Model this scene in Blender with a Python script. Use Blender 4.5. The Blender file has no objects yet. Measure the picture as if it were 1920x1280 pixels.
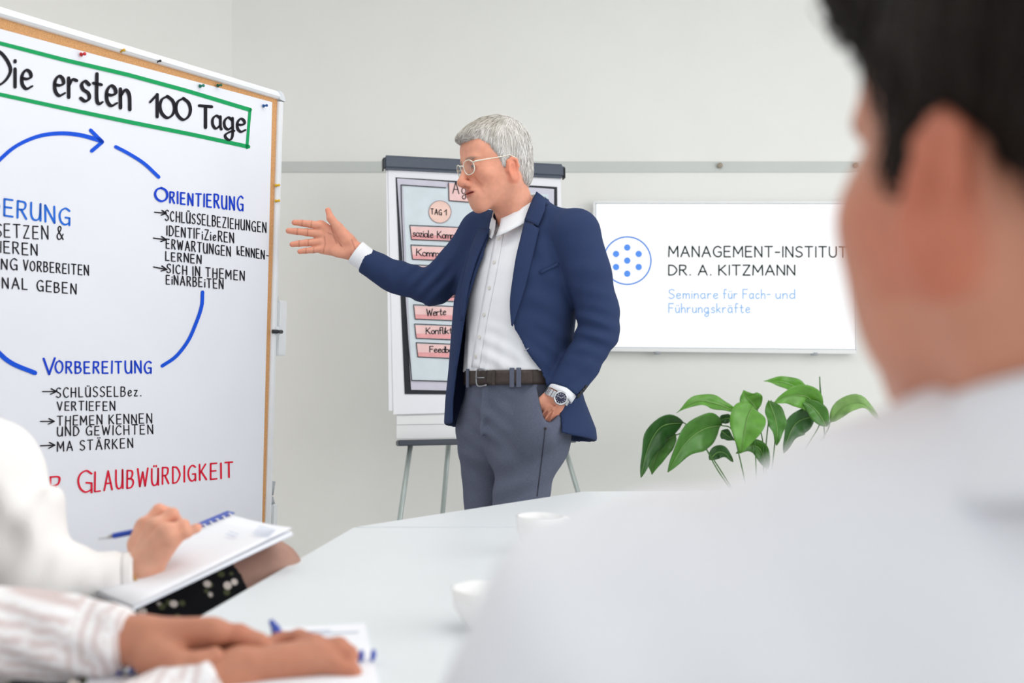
import bpy, bmesh, math, random
import numpy as np
from mathutils import Vector, Matrix

random.seed(7)
rng = np.random.default_rng(11)
C = bpy.context.scene.collection
SC = bpy.context.scene
F = 35.0 / 36.0 * 1920.0          # focal length in pixels of the 1920 wide frame
CAMZ, HORIZON = 1.06, 685.0

# ------------------------------------------------------------------ camera, world, light, exposure
cd = bpy.data.cameras.new('camera')
cam = bpy.data.objects.new('camera', cd)
C.objects.link(cam)
cam.location = (0, 0, CAMZ)
cam.rotation_euler = (math.pi / 2, 0, 0)
cd.lens = 35.0
cd.sensor_width = 36.0
cd.shift_y = (HORIZON - 640.0) / 1920.0
cd.clip_start = 0.02
cd.dof.use_dof = True
cd.dof.focus_distance = 2.95
cd.dof.aperture_fstop = 3.2
SC.camera = cam

w = bpy.data.worlds.new('sky')
SC.world = w
w.use_nodes = True
w.node_tree.nodes['Background'].inputs[0].default_value = (0.93, 0.97, 1.0, 1)
w.node_tree.nodes['Background'].inputs[1].default_value = 0.92

def area_light(name, loc, rot, sx, sy, power, col=(1, 1, 1)):
    l = bpy.data.lights.new(name, 'AREA')
    l.shape = 'RECTANGLE'
    l.size, l.size_y = sx, sy
    l.energy = power
    l.color = col
    o = bpy.data.objects.new(name, l)
    C.objects.link(o)
    o.location = loc
    o.rotation_euler = rot
    return o
# daylight through the window band of the right-hand wall, and two added overhead fill lights
area_light('window_daylight', (3.22, 0.9, 1.75), (0, math.radians(90), 0), 1.7, 4.4, 60, (1.0, 0.985, 0.97))
area_light('overhead_fill_light', (0.6, 0.6, 2.93), (0, 0, 0), 1.2, 2.2, 8, (1.0, 0.985, 0.965))  # added fill over the near room, no fixture there
area_light('overhead_fill_light', (-0.4, 2.3, 2.93), (0, 0, 0), 2.6, 1.2, 16, (1.0, 0.985, 0.965))  # added fill that brightens the back wall, no fixture there

SC.view_settings.view_transform = 'Standard'
SC.view_settings.look = 'None'
SC.view_settings.exposure = 0.05
SC.view_settings.gamma = 1.0
SC.view_settings.use_curve_mapping = False
SC.cycles.use_denoising = True
SC.cycles.max_bounces = 8

# ------------------------------------------------------------------ helpers
def P(px, py, d):
    """point on the ray through a pixel of the photograph, at depth d"""
    return Vector(((px - 960.0) / F * d, d, CAMZ + (HORIZON - py) / F * d))

def lin(c):
    c = c / 255.0
    return c / 12.92 if c <= 0.04045 else ((c + 0.055) / 1.055) ** 2.4

def rgb(r, g, b):
    return (lin(r), lin(g), lin(b), 1.0)

MATS = {}
def mat(name, col, rough=0.6, metal=0.0, var=0.0, vscale=40.0, bump=0.0, bscale=200.0, spec=0.4, emit=0.0,
        sss=0.0, glow=None, attr=None, trans=0.0, stretch=None):
    if name in MATS:
        return MATS[name]
    m = bpy.data.materials.new(name)
    m.use_nodes = True
    nt = m.node_tree
    b = nt.nodes['Principled BSDF']
    b.inputs['Base Color'].default_value = col
    b.inputs['Roughness'].default_value = rough
    b.inputs['Metallic'].default_value = metal
    b.inputs['Specular IOR Level'].default_value = spec
    if trans:
        b.inputs['Transmission Weight'].default_value = trans
        b.inputs['IOR'].default_value = 1.3
    if sss:
        b.inputs['Subsurface Weight'].default_value = sss
        b.inputs['Subsurface Radius'].default_value = (0.012, 0.005, 0.003)
        b.inputs['Subsurface Scale'].default_value = 0.6
    if glow:                     # a lit screen pixel: black base, its own light
        b.inputs['Base Color'].default_value = (0.01, 0.01, 0.01, 1)
        b.inputs['Emission Color'].default_value = col
        b.inputs['Emission Strength'].default_value = glow
    if emit:
        b.inputs['Emission Color'].default_value = col
        b.inputs['Emission Strength'].default_value = emit
    tc = nt.nodes.new('ShaderNodeTexCoord')
    src = tc.outputs['Object']
    if stretch:
        mp = nt.nodes.new('ShaderNodeMapping')
        mp.inputs['Scale'].default_value = stretch
        nt.links.new(src, mp.inputs['Vector'])
        src = mp.outputs['Vector']
    base_out = None
    if attr:
        at = nt.nodes.new('ShaderNodeAttribute')
        at.attribute_name = attr
        base_out = at.outputs['Color']
        nt.links.new(base_out, b.inputs['Base Color'])
    if var:
        n = nt.nodes.new('ShaderNodeTexNoise')
        n.inputs['Scale'].default_value = vscale
        n.inputs['Detail'].default_value = 4
        nt.links.new(src, n.inputs['Vector'])
        mr = nt.nodes.new('ShaderNodeMapRange')
        mr.inputs['From Min'].default_value = 0.3
        mr.inputs['From Max'].default_value = 0.7
        mr.inputs['To Min'].default_value = 1 - var
        mr.inputs['To Max'].default_value = 1 + var
        nt.links.new(n.outputs['Fac'], mr.inputs['Value'])
        mx = nt.nodes.new('ShaderNodeMix')
        mx.data_type = 'RGBA'
        mx.blend_type = 'MULTIPLY'
        mx.inputs['Factor'].default_value = 1
        mx.inputs[6].default_value = col
        if base_out:
            nt.links.new(base_out, mx.inputs[6])
        nt.links.new(mr.outputs['Result'], mx.inputs[7])
        nt.links.new(mx.outputs[2], b.inputs['Base Color'])
    if bump:
        n2 = nt.nodes.new('ShaderNodeTexNoise')
        n2.inputs['Scale'].default_value = bscale
        n2.inputs['Detail'].default_value = 3
        nt.links.new(src, n2.inputs['Vector'])
        bp = nt.nodes.new('ShaderNodeBump')
        bp.inputs['Strength'].default_value = bump
        bp.inputs['Distance'].default_value = 0.002
        nt.links.new(n2.outputs['Fac'], bp.inputs['Height'])
        nt.links.new(bp.outputs['Normal'], b.inputs['Normal'])
    MATS[name] = m
    return m

def link(name, me, m, parent=None, smooth=False):
    o = bpy.data.objects.new(name, me)
    C.objects.link(o)
    if m is not None:
        me.materials.append(m)
    if parent is not None:
        o.parent = parent
    if smooth:
        me.polygons.foreach_set('use_smooth', [True] * len(me.polygons))
    return o

def obj(name, bm, m, parent=None, smooth=False):
    me = bpy.data.meshes.new(name)
    bm.normal_update()
    bm.to_mesh(me)
    bm.free()
    return link(name, me, m, parent, smooth)

def pyobj(name, verts, faces, m, parent=None, smooth=False):
    me = bpy.data.meshes.new(name)
    me.from_pydata([tuple(v) for v in verts], [], faces)
    me.update()
    return link(name, me, m, parent, smooth)

def thing(name, label, cat, loc=(0, 0, 0), rotz=0.0, group=None):
    o = bpy.data.objects.new(name, None)
    C.objects.link(o)
    o.empty_display_size = 0.05
    o.location = loc
    o.rotation_euler = (0, 0, rotz)
    return tag(o, label, cat, group)

def tag(o, label, cat, group=None):
    o['label'] = label
    o['category'] = cat
    if group:
        o['group'] = group
    return o

def struct(o):
    o['kind'] = 'structure'
    return o

def add_box(bm, lo, hi, M=None, bev=0.0, seg=2):
    r = bmesh.ops.create_cube(bm, size=1.0)
    vs = r['verts']
    c = [(a + b) / 2 for a, b in zip(lo, hi)]
    s = [b - a for a, b in zip(lo, hi)]
    for v in vs:
        v.co = Vector((c[0] + v.co.x * s[0], c[1] + v.co.y * s[1], c[2] + v.co.z * s[2]))
    if bev:
        es = list({e for v in vs for e in v.link_edges})
        rr = bmesh.ops.bevel(bm, geom=es, offset=bev, segments=seg, affect='EDGES', profile=0.5)
        vs = list({v for f in rr['faces'] for v in f.verts} | {v for v in vs if v.is_valid})
    if M is not None:
        for v in vs:
            v.co = M @ v.co
    return vs

def frames(pts):
    """parallel transport frames along a list of Vectors"""
    n = len(pts)
    T = []
    for i in range(n):
        a, b = pts[max(i - 1, 0)], pts[min(i + 1, n - 1)]
        T.append((b - a).normalized())
    up = Vector((0, 0, 1)) if abs(T[0].z) < 0.9 else Vector((0, 1, 0))
    N = (up - T[0] * up.dot(T[0])).normalized()
    out = []
    for i in range(n):
        N = (N - T[i] * N.dot(T[i])).normalized()
        out.append((T[i], N, T[i].cross(N)))
    return out

def add_tube(bm, pts, rad, seg=12, cap=True, flat=1.0):
    pts = [Vector(p) for p in pts]
    if not hasattr(rad, '__len__'):
        rad = [rad] * len(pts)
    rings = []
    for p, (T, N, B), r in zip(pts, frames(pts), rad):
        rings.append([bm.verts.new(p + (N * math.cos(a) + B * math.sin(a) * flat) * r)
                      for a in [2 * math.pi * k / seg for k in range(seg)]])
    for a, b in zip(rings, rings[1:]):
        for k in range(seg):
            bm.faces.new((a[k], a[(k + 1) % seg], b[(k + 1) % seg], b[k]))
    if cap:
        bm.faces.new(rings[0][::-1])
        bm.faces.new(rings[-1])
    return rings

def add_lathe(bm, prof, seg=24, M=None):
    rings = []
    for r, z in prof:
        ring = []
        for k in range(seg):
            a = 2 * math.pi * k / seg
            co = Vector((r * math.cos(a), r * math.sin(a), z))
            ring.append(bm.verts.new(M @ co if M is not None else co))
        rings.append(ring)
    for a, b in zip(rings, rings[1:]):
        for k in range(seg):
            bm.faces.new((a[k], a[(k + 1) % seg], b[(k + 1) % seg], b[k]))
    bm.faces.new(rings[0][::-1])
    bm.faces.new(rings[-1])

def catmull(pts, n=6, closed=False):
    pts = [np.array(p, float) for p in pts]
    out = []
    m = len(pts)
    for i in range(m - 1):
        p0 = pts[i - 1] if i > 0 else 2 * pts[0] - pts[1]
        p1, p2 = pts[i], pts[i + 1]
        p3 = pts[i + 2] if i + 2 < m else 2 * pts[-1] - pts[-2]
        for k in range(n):
            t = k / n
            out.append(0.5 * ((2 * p1) + (p2 - p0) * t + (2 * p0 - 5 * p1 + 4 * p2 - p3) * t * t
                              + (3 * p1 - p0 - 3 * p2 + p3) * t ** 3))
    out.append(pts[-1])
    return out

def solidify(o, t, offset=0.0):
    md = o.modifiers.new('thickness', 'SOLIDIFY')
    md.thickness = t
    md.offset = offset
    return md

def subsurf(o, n=1):
    md = o.modifiers.new('smooth', 'SUBSURF')
    md.levels = n
    md.render_levels = n
    return md

# ------------------------------------------------------------------ a single-stroke alphabet for hand lettering
GL = {
 'A': '0,0 .33,1 .66,0|.12,.35 .56,.35', 'B': '0,0 0,1|~0,1 .38,.95 .44,.75 .3,.56 0,.53|~0,.53 .42,.48 .52,.25 .35,.03 0,0',
 'C': '~.56,.85 .35,1 .1,.82 0,.5 .1,.16 .35,0 .58,.15', 'D': '0,0 0,1|~0,1 .36,.93 .6,.5 .36,.07 0,0',
 'E': '.48,1 0,1 0,0 .5,0|0,.52 .42,.52', 'F': '.48,1 0,1 0,0|0,.52 .4,.52',
 'G': '~.6,.88 .36,1 .1,.82 0,.5 .1,.14 .33,0 .6,.14|.36,.44 .6,.44 .6,0', 'H': '0,0 0,1|.55,0 .55,1|0,.5 .55,.5', 'I': '.02,0 .02,1',
 'J': '~.4,1 .4,.2 .25,0 0,.1', 'K': '0,0 0,1|.5,1 0,.42|.14,.54 .55,0', 'L': '0,1 0,0 .45,0', 'M': '0,0 .03,1 .37,.3 .7,1 .73,0',
 'N': '0,0 0,1 .55,0 .55,1', 'O': '~.33,1 .1,.84 0,.5 .1,.16 .33,0 .57,.16 .66,.5 .57,.84 .33,1', 'P': '0,0 0,1|~0,1 .42,.95 .48,.74 .35,.52 0,.48',
 'R': '0,0 0,1|~0,1 .4,.96 .46,.75 .34,.54 0,.5|.2,.51 .52,0', 'S': '~.5,.9 .28,1 .05,.85 .1,.6 .42,.42 .5,.18 .25,0 0,.12', 'T': '0,1 .6,1|.3,1 .3,0',
 'U': '~0,1 0,.35 .1,.06 .28,0 .45,.1 .53,.38 .55,1|.55,1 .56,0', 'V': '0,1 .3,0 .6,1', 'W': '0,1 .2,0 .42,.8 .64,0 .85,1', 'Y': '0,1 .28,.5 .56,1|.28,.5 .28,0',
 'Z': '0,1 .5,1 0,0 .52,0', 'X': '0,0 .5,1|0,1 .5,0', 'Q': '~.33,1 0,.5 .33,0 .66,.5 .33,1|.4,.3 .65,0',
 '0': '~.3,1 .08,.82 0,.5 .08,.18 .3,0 .52,.18 .6,.5 .52,.82 .3,1', '1': '0,.62 .26,1 .26,0', '&': '~.56,0 .12,.7 .2,.98 .36,.9 .32,.68 .02,.3 .1,.02 .32,.04 .56,.4',
 '-': '0,.45 .34,.45', '.': '.05,0 .05,.05', '>': '0,.45 .8,.45|.5,.78 .8,.45 .46,.14', '?': '~0,.85 .2,1 .42,.85 .36,.6 .2,.4 .2,.22|.2,.03 .2,0',
 'a': '~.4,.48 .2,.56 .03,.4 .03,.15 .18,0 .38,.14|.41,.55 .41,.1 .46,0', 'b': '0,1 0,0|~0,.36 .2,.55 .4,.36 .36,.1 .18,0 0,.12', 'c': '~.36,.46 .2,.55 .03,.4 .02,.14 .18,0 .38,.1',
 'd': '~.4,.46 .2,.55 .02,.38 .03,.12 .2,0 .4,.14|.42,1 .42,0', 'e': '~.03,.3 .22,.3 .38,.38 .34,.52 .18,.56 .03,.38 .04,.12 .2,0 .42,.1', 'f': '~.34,.95 .2,1 .12,.85 .12,0|0,.54 .3,.54',
 'g': '~.4,.46 .2,.55 .02,.38 .03,.14 .2,.03 .4,.16|~.42,.55 .42,-.2 .28,-.42 .1,-.36 .06,-.22 .3,-.06 .5,0', 'h': '0,1 0,0|~0,.34 .2,.55 .36,.42 .38,0', 'i': '.03,.55 .03,0|.03,.76 .03,.8',
 'k': '0,1 0,0|.34,.55 0,.22|.1,.3 .38,0', 'l': '~0,1 0,.12 .1,0', 'm': '0,.55 0,0|~0,.36 .14,.55 .27,.42 .28,0|~.28,.36 .44,.55 .57,.42 .58,0', 'n': '0,.55 0,0|~0,.34 .2,.55 .36,.42 .38,0',
 'o': '~.2,.55 .04,.42 .02,.14 .2,0 .38,.14 .38,.42 .2,.55', 'p': '0,.55 0,-.38|~0,.36 .2,.55 .4,.36 .36,.1 .18,0 0,.12', 'r': '0,.55 0,0|~0,.32 .14,.52 .32,.52', 's': '~.34,.48 .18,.56 .04,.45 .1,.32 .3,.24 .34,.1 .18,0 0,.06',
 't': '~.14,.85 .14,.14 .24,0 .36,.06|0,.56 .32,.56', 'u': '~0,.55 .02,.14 .16,0 .34,.14 .36,.3|.37,.55 .37,0', 'w': '0,.55 .14,0 .28,.45 .42,0 .56,.55', 'z': '0,.55 .34,.55 0,0 .36,0', 'v': '0,.55 .18,0 .36,.55',
}
def umlaut(base, x0, x1, y):
    return GL[base] + '|%g,%g %g,%g|%g,%g %g,%g' % (x0, y, x0, y + .05, x1, y, x1, y + .05)
GL['Ü'] = umlaut('U', .18, .38, 1.12)
GL['Ä'] = umlaut('A', .22, .44, 1.14)
GL['ü'] = umlaut('u', .1, .28, .76)
GL['ä'] = umlaut('a', .12, .3, .74)

def glyph(ch):
    st, wd = [], 0.0
    for s in GL[ch].split('|'):
        sm = s.startswith('~')
        pts = [tuple(float(q) for q in p.split(',')) for p in s.lstrip('~').split()]
        wd = max(wd, max(p[0] for p in pts))
        st.append((sm, pts))
    return st, wd

def text_strokes(txt, jit=0.0, gap=0.2, space=0.45, n=6):
    """polylines in units of the cap height; returns strokes and the total width"""
    out, x = [], 0.0
    for ch in txt:
        if ch == ' ':
            x += space
            continue
        st, wd = glyph(ch)
        dx, dy, sc, sl = (random.uniform(-jit, jit) for _ in range(4))
        for sm, pts in st:
            q = [(x + px_ * (1 + sc * 0.6) + py_ * sl * 0.5, py_ * (1 + sc * 0.8) + dy * 0.35) for px_, py_ in pts]
            out.append([tuple(p) for p in (catmull(q, n) if sm and len(q) > 2 else q)])
        x += wd + gap * (1 + dx)
    return out, x - gap

class Ink:
    """collects flat pen strokes lying on a plane (origin, axes U and V, normal N)"""
    def __init__(self, to_plane, name=None, m=None, parent=None):
        self.v, self.f, self.to = [], [], to_plane
        self.auto = (name, m, parent) if name else None      # every word or stroke becomes a part of its own
    def done(self):
        if self.auto and self.v:
            self.build(*self.auto)
            self.v, self.f = [], []
    def line(self, *a_, **k_):
        self.stroke(*a_, **k_)
        self.done()
    def stroke(self, pts, wpx, chisel=0.0, lift=0.0):
        pts = [np.array(p, float) for p in pts]
        q = [pts[0]]
        for p in pts[1:]:
            if np.linalg.norm(p - q[-1]) > 1e-4:
                q.append(p)
        if len(q) == 1:
            q.append(q[0] + np.array([0, 1e-3]))
        # a sharp corner starts a new strip
        for i in range(1, len(q) - 1):
            e0, e1 = q[i] - q[i - 1], q[i + 1] - q[i]
            if e0 @ e1 < .55 * np.linalg.norm(e0) * np.linalg.norm(e1):
                self.stroke(q[:i + 1], wpx, chisel, lift)
                self.stroke(q[i:], wpx, chisel, lift)
                return
        # round the ends by half a width
        h = wpx / 2.0
        d0 = (q[0] - q[1]) / np.linalg.norm(q[0] - q[1])
        d1 = (q[-1] - q[-2]) / np.linalg.norm(q[-1] - q[-2])
        q = [q[0] + d0 * h * 0.8, q[0]] + q[1:-1] + [q[-1], q[-1] + d1 * h * 0.8]
        n = len(q)
        base = len(self.v)
        for i in range(n):
            a, b = q[max(i - 1, 0)], q[min(i + 1, n - 1)]
            t = (b - a) / max(np.linalg.norm(b - a), 1e-9)
            nn = np.array([-t[1], t[0]])
            wl = h
            if chisel:
                wl = h * (1 - chisel + chisel * abs(t[0] * 0.5 + t[1] * 0.85))
            if 0 < i < n - 1:
                e0 = (q[i] - a) / max(np.linalg.norm(q[i] - a), 1e-9)
                wl = wl / max(0.55, abs(e0 @ t))
            else:
                wl *= 0.55
            self.v.append(self.to(q[i] + nn * wl, lift))
            self.v.append(self.to(q[i] - nn * wl, lift))
        for i in range(n - 1):
            k = base + 2 * i
            self.f.append((k, k + 1, k + 3, k + 2))
    def fill(self, pts, lift=0.0):
        b = len(self.v)
        self.v += [self.to(np.array(p, float), lift) for p in pts]
        self.f.append(tuple(range(b, b + len(pts))))
    def word(self, txt, a, b, hpx, wpx, jit=0.05, chisel=0.3, gap=0.3, lift=0.0, space=0.45, h2=None):
        """lettering with its base line from a to b (photograph pixels), caps hpx tall"""
        st, W = text_strokes(txt, jit, gap, space)
        a, b = np.array(a, float), np.array(b, float)
        for s in st:
            q = []
            for gx, gy in s:
                t = gx / W
                hh = hpx if h2 is None else hpx + (h2 - hpx) * t
                q.append(a + (b - a) * t + np.array([0, -gy * hh]))
            self.stroke(q, wpx, chisel, lift)
        self.done()
    def build(self, name, m, parent):
        return pyobj(name, self.v, self.f, m, parent)

def plane_map(O, U, V, inv=None):
    """pixel of the photograph -> point on a plane"""
    N = U.cross(V).normalized()
    cpos = Vector((0, 0, CAMZ))
    if N.dot(cpos - O) < 0:
        N = -N
    M = inv
    def f(p, lift=0.0):
        d = P(p[0], p[1], 1.0) - cpos
        t = N.dot(O - cpos) / N.dot(d)
        w_ = cpos + d * t + N * lift
        return tuple(M @ w_) if M is not None else tuple(w_)
    return f, N

# ------------------------------------------------------------------ signed distance modelling for organic shapes
def surface_nets(f, lo, hi, res):
    lo, hi = np.array(lo, float), np.array(hi, float)
    n = np.maximum(((hi - lo) / res).astype(int) + 1, 3)
    ax = [(lo[i] + res * np.arange(n[i])).astype(np.float32) for i in range(3)]
    X, Y, Z = np.meshgrid(*ax, indexing='ij')
    V = f(X, Y, Z).astype(np.float32)
    V[V == 0] = 1e-7
    S = V < 0
    nc = n - 1
    acc = np.zeros((*nc, 3), np.float32)
    cnt = np.zeros(tuple(nc), np.float32)
    corners = [(i, j, k) for i in (0, 1) for j in (0, 1) for k in (0, 1)]
    def sl(c):
        return tuple(slice(c[a], c[a] + nc[a]) for a in range(3))
    for c in corners:
        for a in range(3):
            if c[a] == 0:
                d = list(c)
                d[a] = 1
                v0, v1 = V[sl(c)], V[sl(d)]
                cr = (v0 < 0) != (v1 < 0)
                t = np.where(cr, v0 / np.where(cr, v0 - v1, 1), 0)
                for b in range(3):
                    acc[..., b] += cr * (c[b] + (t if b == a else 0))
                cnt += cr
    act = cnt > 0
    idx = -np.ones(tuple(nc), np.int64)
    idx[act] = np.arange(act.sum())
    ii = np.argwhere(act)
    verts = lo + res * (ii + acc[act] / cnt[act][:, None])
    quads = []
    for a in range(3):
        b, c = (a + 1) % 3, (a + 2) % 3
        s0 = [slice(0, n[q]) for q in range(3)]
        s1 = list(s0)
        s0[a], s1[a] = slice(0, n[a] - 1), slice(1, n[a])
        A, B = S[tuple(s0)], S[tuple(s1)]
        E = np.argwhere(A != B)
        E = E[(E[:, b] > 0) & (E[:, c] > 0) & (E[:, b] < nc[b]) & (E[:, c] < nc[c])]
        fl = A[tuple(E.T)]
        def g(ob, oc):
            q = E.copy()
            q[:, b] -= ob
            q[:, c] -= oc
            return idx[tuple(q.T)]
        q = np.stack([g(1, 1), g(0, 1), g(0, 0), g(1, 0)], 1)
        q[~fl] = q[~fl][:, ::-1]
        quads.append(q)
    return verts, np.concatenate(quads)

def sdf_obj(name, f, lo, hi, res, m, parent=None, col=None, post=None):
    v, q = surface_nets(f, lo, hi, res)
    c = None
    if col is not None:
        c = col(v[:, 0], v[:, 1], v[:, 2])
    if post is not None:
        v = post(v)
    me = bpy.data.meshes.new(name)
    me.vertices.add(len(v))
    me.vertices.foreach_set('co', v.astype(np.float32).ravel())
    me.loops.add(len(q) * 4)
    me.loops.foreach_set('vertex_index', q.astype(np.int32).ravel())
    me.polygons.add(len(q))
    me.polygons.foreach_set('loop_start', np.arange(0, len(q) * 4, 4, dtype=np.int32))
    me.polygons.foreach_set('loop_total', np.full(len(q), 4, np.int32))
    me.update(calc_edges=True)
    me.validate()
    if c is not None:
        at = me.color_attributes.new('tint', 'FLOAT_COLOR', 'POINT')
        at.data.foreach_set('color', np.concatenate([c, np.ones((len(c), 1))], 1).astype(np.float32).ravel())
    return link(name, me, m, parent, True)

def smin(a, b, k):
    h = np.maximum(k - np.abs(a - b), 0) / k
    return np.minimum(a, b) - h * h * k * 0.25
def smax(a, b, k):
    return -smin(-a, -b, k)
def ell(X, Y, Z, c, r, R=None):
    """ellipsoid; R optional 3x3 rotation (rows are the local axes)"""
    x, y, z = X - c[0], Y - c[1], Z - c[2]
    if R is not None:
        x, y, z = (R[i][0] * x + R[i][1] * y + R[i][2] * z for i in range(3))
    k0 = np.sqrt((x / r[0]) ** 2 + (y / r[1]) ** 2 + (z / r[2]) ** 2)
    k1 = np.sqrt((x / r[0] ** 2) ** 2 + (y / r[1] ** 2) ** 2 + (z / r[2] ** 2) ** 2)
    return k0 * (k0 - 1.0) / np.maximum(k1, 1e-6)
def cone(X, Y, Z, a, b, ra, rb, flat=None):
    """capsule with two radii"""
    ba = np.array(b, float) - np.array(a, float)
    L = float(ba @ ba)
    x, y, z = X - a[0], Y - a[1], Z - a[2]
    h = np.clip((x * ba[0] + y * ba[1] + z * ba[2]) / L, 0, 1)
    dx, dy, dz = x - h * ba[0], y - h * ba[1], z - h * ba[2]
    if flat is not None:      # flat = (axis, factor): squashed along an axis
        ax, k = flat
        s = dx * ax[0] + dy * ax[1] + dz * ax[2]
        g = (k - 1.0) * s
        dx, dy, dz = dx + g * ax[0], dy + g * ax[1], dz + g * ax[2]
    return np.sqrt(dx * dx + dy * dy + dz * dz) - (ra + (rb - ra) * h)
def rotm(rx=0, ry=0, rz=0):
    M = Matrix.Rotation(rz, 3, 'Z') @ Matrix.Rotation(ry, 3, 'Y') @ Matrix.Rotation(rx, 3, 'X')
    return [[M[j][i] for j in range(3)] for i in range(3)]     # transposed: rows are local axes
def wob(X, Y, Z, s, seed=0):
    """cheap smooth pseudo noise in -1..1"""
    r = np.random.default_rng(seed)
    o = 0
    for i in range(5):
        d = r.normal(size=3)
        d /= np.linalg.norm(d)
        o = o + np.sin((X * d[0] + Y * d[1] + Z * d[2]) * s * r.uniform(.6, 1.5) + r.uniform(0, 6.28))
    return o / 3.0
# ------------------------------------------------------------------ the room
M_wall = mat('white_plaster', rgb(243, 243, 240), 0.85, var=0.012, vscale=3, bump=0.06, bscale=260, spec=0.2)
M_ceil = mat('ceiling_white', rgb(244, 244, 242), 0.9, var=0.01, vscale=3, spec=0.2)
M_floor = mat('grey_carpet', rgb(224, 224, 222), 0.95, var=0.1, vscale=180, bump=0.5, bscale=500, spec=0.1)
M_strip = mat('magnetic_strip', rgb(206, 210, 207), 0.5, var=0.015, vscale=6)
M_white = mat('white_lacquer', rgb(242, 243, 244), 0.35, var=0.01, vscale=10)
WY = 4.7                      # the wall with the screen
XC = (435 - 960) / F * WY     # its left corner
ZC = 2.95

def wall(name, a, b, z0, z1, t=0.12, m=M_wall):
    a, b = Vector((*a, 0)), Vector((*b, 0))
    d = (b - a).normalized()
    nrm = Vector((-d.y, d.x, 0))          # outwards
    vs = []
    for z in (z0, z1):
        vs += [a + Vector((0, 0, z)), b + Vector((0, 0, z)), b + nrm * t + Vector((0, 0, z)), a + nrm * t + Vector((0, 0, z))]
    fs = [(0, 1, 2, 3), (7, 6, 5, 4), (0, 4, 5, 1), (1, 5, 6, 2), (2, 6, 7, 3), (3, 7, 4, 0)]
    return struct(pyobj(name, vs, fs, m))
wall('wall_back', (3.3, WY), (XC, WY), 0, ZC, -0.12)
wall('wall_left', (XC, WY), (-3.9, 1.88), 0, ZC, -0.12)
bm = bmesh.new(); add_box(bm, (-4.0, -2.5, -0.1), (3.42, WY + 0.2, 0)); struct(obj('floor', bm, M_floor))
bm = bmesh.new(); add_box(bm, (-4.0, -1.2, ZC), (3.42, WY + 0.2, ZC + 0.1)); struct(obj('ceiling', bm, M_ceil))
# right-hand wall with its band of windows
bm = bmesh.new()
add_box(bm, (3.3, -1.2, 0), (3.42, WY + 0.12, 0.88))
add_box(bm, (3.3, -1.2, 2.62), (3.42, WY + 0.12, ZC))
add_box(bm, (3.3, 4.05, 0.88), (3.42, WY + 0.12, 2.62))
struct(obj('wall_right', bm, M_wall))
M_frame = mat('window_frame_white', rgb(240, 240, 240), 0.4, var=0.01)
for i in range(3):
    y0 = -0.6 + i * 1.55
    bm = bmesh.new()
    y1 = y0 + 1.5
    for lo, hi in (((3.31, y0, .9), (3.37, y0 + .06, 2.6)), ((3.31, y1 - .06, .9), (3.37, y1, 2.6)),
                   ((3.31, y0, .9), (3.37, y1, .96)), ((3.31, y0, 2.54), (3.37, y1, 2.6))):
        add_box(bm, lo, hi, bev=.006)
    struct(obj('window_%d' % (i + 1), bm, M_frame))
bm = bmesh.new(); add_box(bm, (XC + .01, WY - .014, 0), (3.29, WY - .0005, .08), bev=.003); struct(obj('baseboard_back', bm, M_white))
# grey magnetic strip along the wall
zs0, zs1 = P(0, 323, WY).z, P(0, 303, WY).z
bm = bmesh.new(); add_box(bm, (XC + .02, WY - .006, zs0), (3.28, WY - .0003, zs1), bev=.0015)
struct(obj('trim_1', bm, M_strip))

# round wooden magnets on the strip
M_cork2 = mat('magnet_wood', rgb(160, 150, 136), 0.6, var=0.12, vscale=120)
M_steel = mat('brushed_steel', rgb(186, 190, 194), 0.32, metal=0.9, var=0.04, vscale=60)
for i, (px, lab) in enumerate(((1349, 'small round grey-brown magnet on the wall strip above the screen, clear of the head'),
                               (1604, 'small round grey-brown magnet on the wall strip close beside the dark-haired head'))):
    p = P(px, 311, WY - .006)
    t = tag(thing('wall_magnet', lab, 'magnet', p), lab, 'magnet', 'round magnets on the grey wall strip')
    Mr = Matrix.Rotation(math.pi / 2, 4, 'X')
    bm = bmesh.new(); add_lathe(bm, [(.0105, 0), (.0115, .002), (.0115, .004)], 20, Mr); obj('base', bm, M_steel, t, True)
    bm = bmesh.new(); add_lathe(bm, [(.0125, .004), (.013, .007), (.0125, .016), (.0105, .0185), (.004, .019)], 20, Mr); obj('cap', bm, M_cork2, t, True)

# ------------------------------------------------------------------ pinboard on the left
th = math.radians(33.85)
bU = Vector((math.sin(th), math.cos(th), 0))
bN = Vector((math.cos(th), -math.sin(th), 0))
bV = (Vector((0, 0, 1)) + bN * 0.042).normalized()
bO = P(515.5, 685, 3.05)
bmap, bNN = plane_map(bO, bU, bV)
def buv(px, py):
    p = Vector(bmap((px, py))) - bO
    return p.dot(bU), p.dot(bV)
def BP(u, v, n=0.0):
    return bO + bU * u + bV * v + bNN * n
M_alu = mat('white_aluminium', rgb(236, 238, 241), 0.3, metal=0.15, var=0.015, vscale=20, spec=.6)
M_cork = mat('cork', rgb(214, 162, 112), 0.9, var=0.22, vscale=420, bump=0.5, bscale=500, spec=.15)
M_clear = mat('clear_plastic', rgb(214, 219, 224), 0.25, spec=.5, var=.02)
M_dark = mat('dark_metal', rgb(52, 54, 60), 0.4, metal=.3, var=.05)
M_greyp = mat('grey_plastic', rgb(176, 180, 186), 0.45, var=.03)
utop = buv(505, 166)[1]
ubot = -0.69
W_B = 1.27
board = thing('pinboard', 'large cork pinboard with a rounded white frame standing on the left', 'pinboard', (BP(-W_B / 2, 0).x, BP(-W_B / 2, 0).y, 0))
bI = Matrix.Translation(-board.location)
def bmat(bmsh):
    for v in bmsh.verts:
        v.co = bI @ v.co
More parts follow.
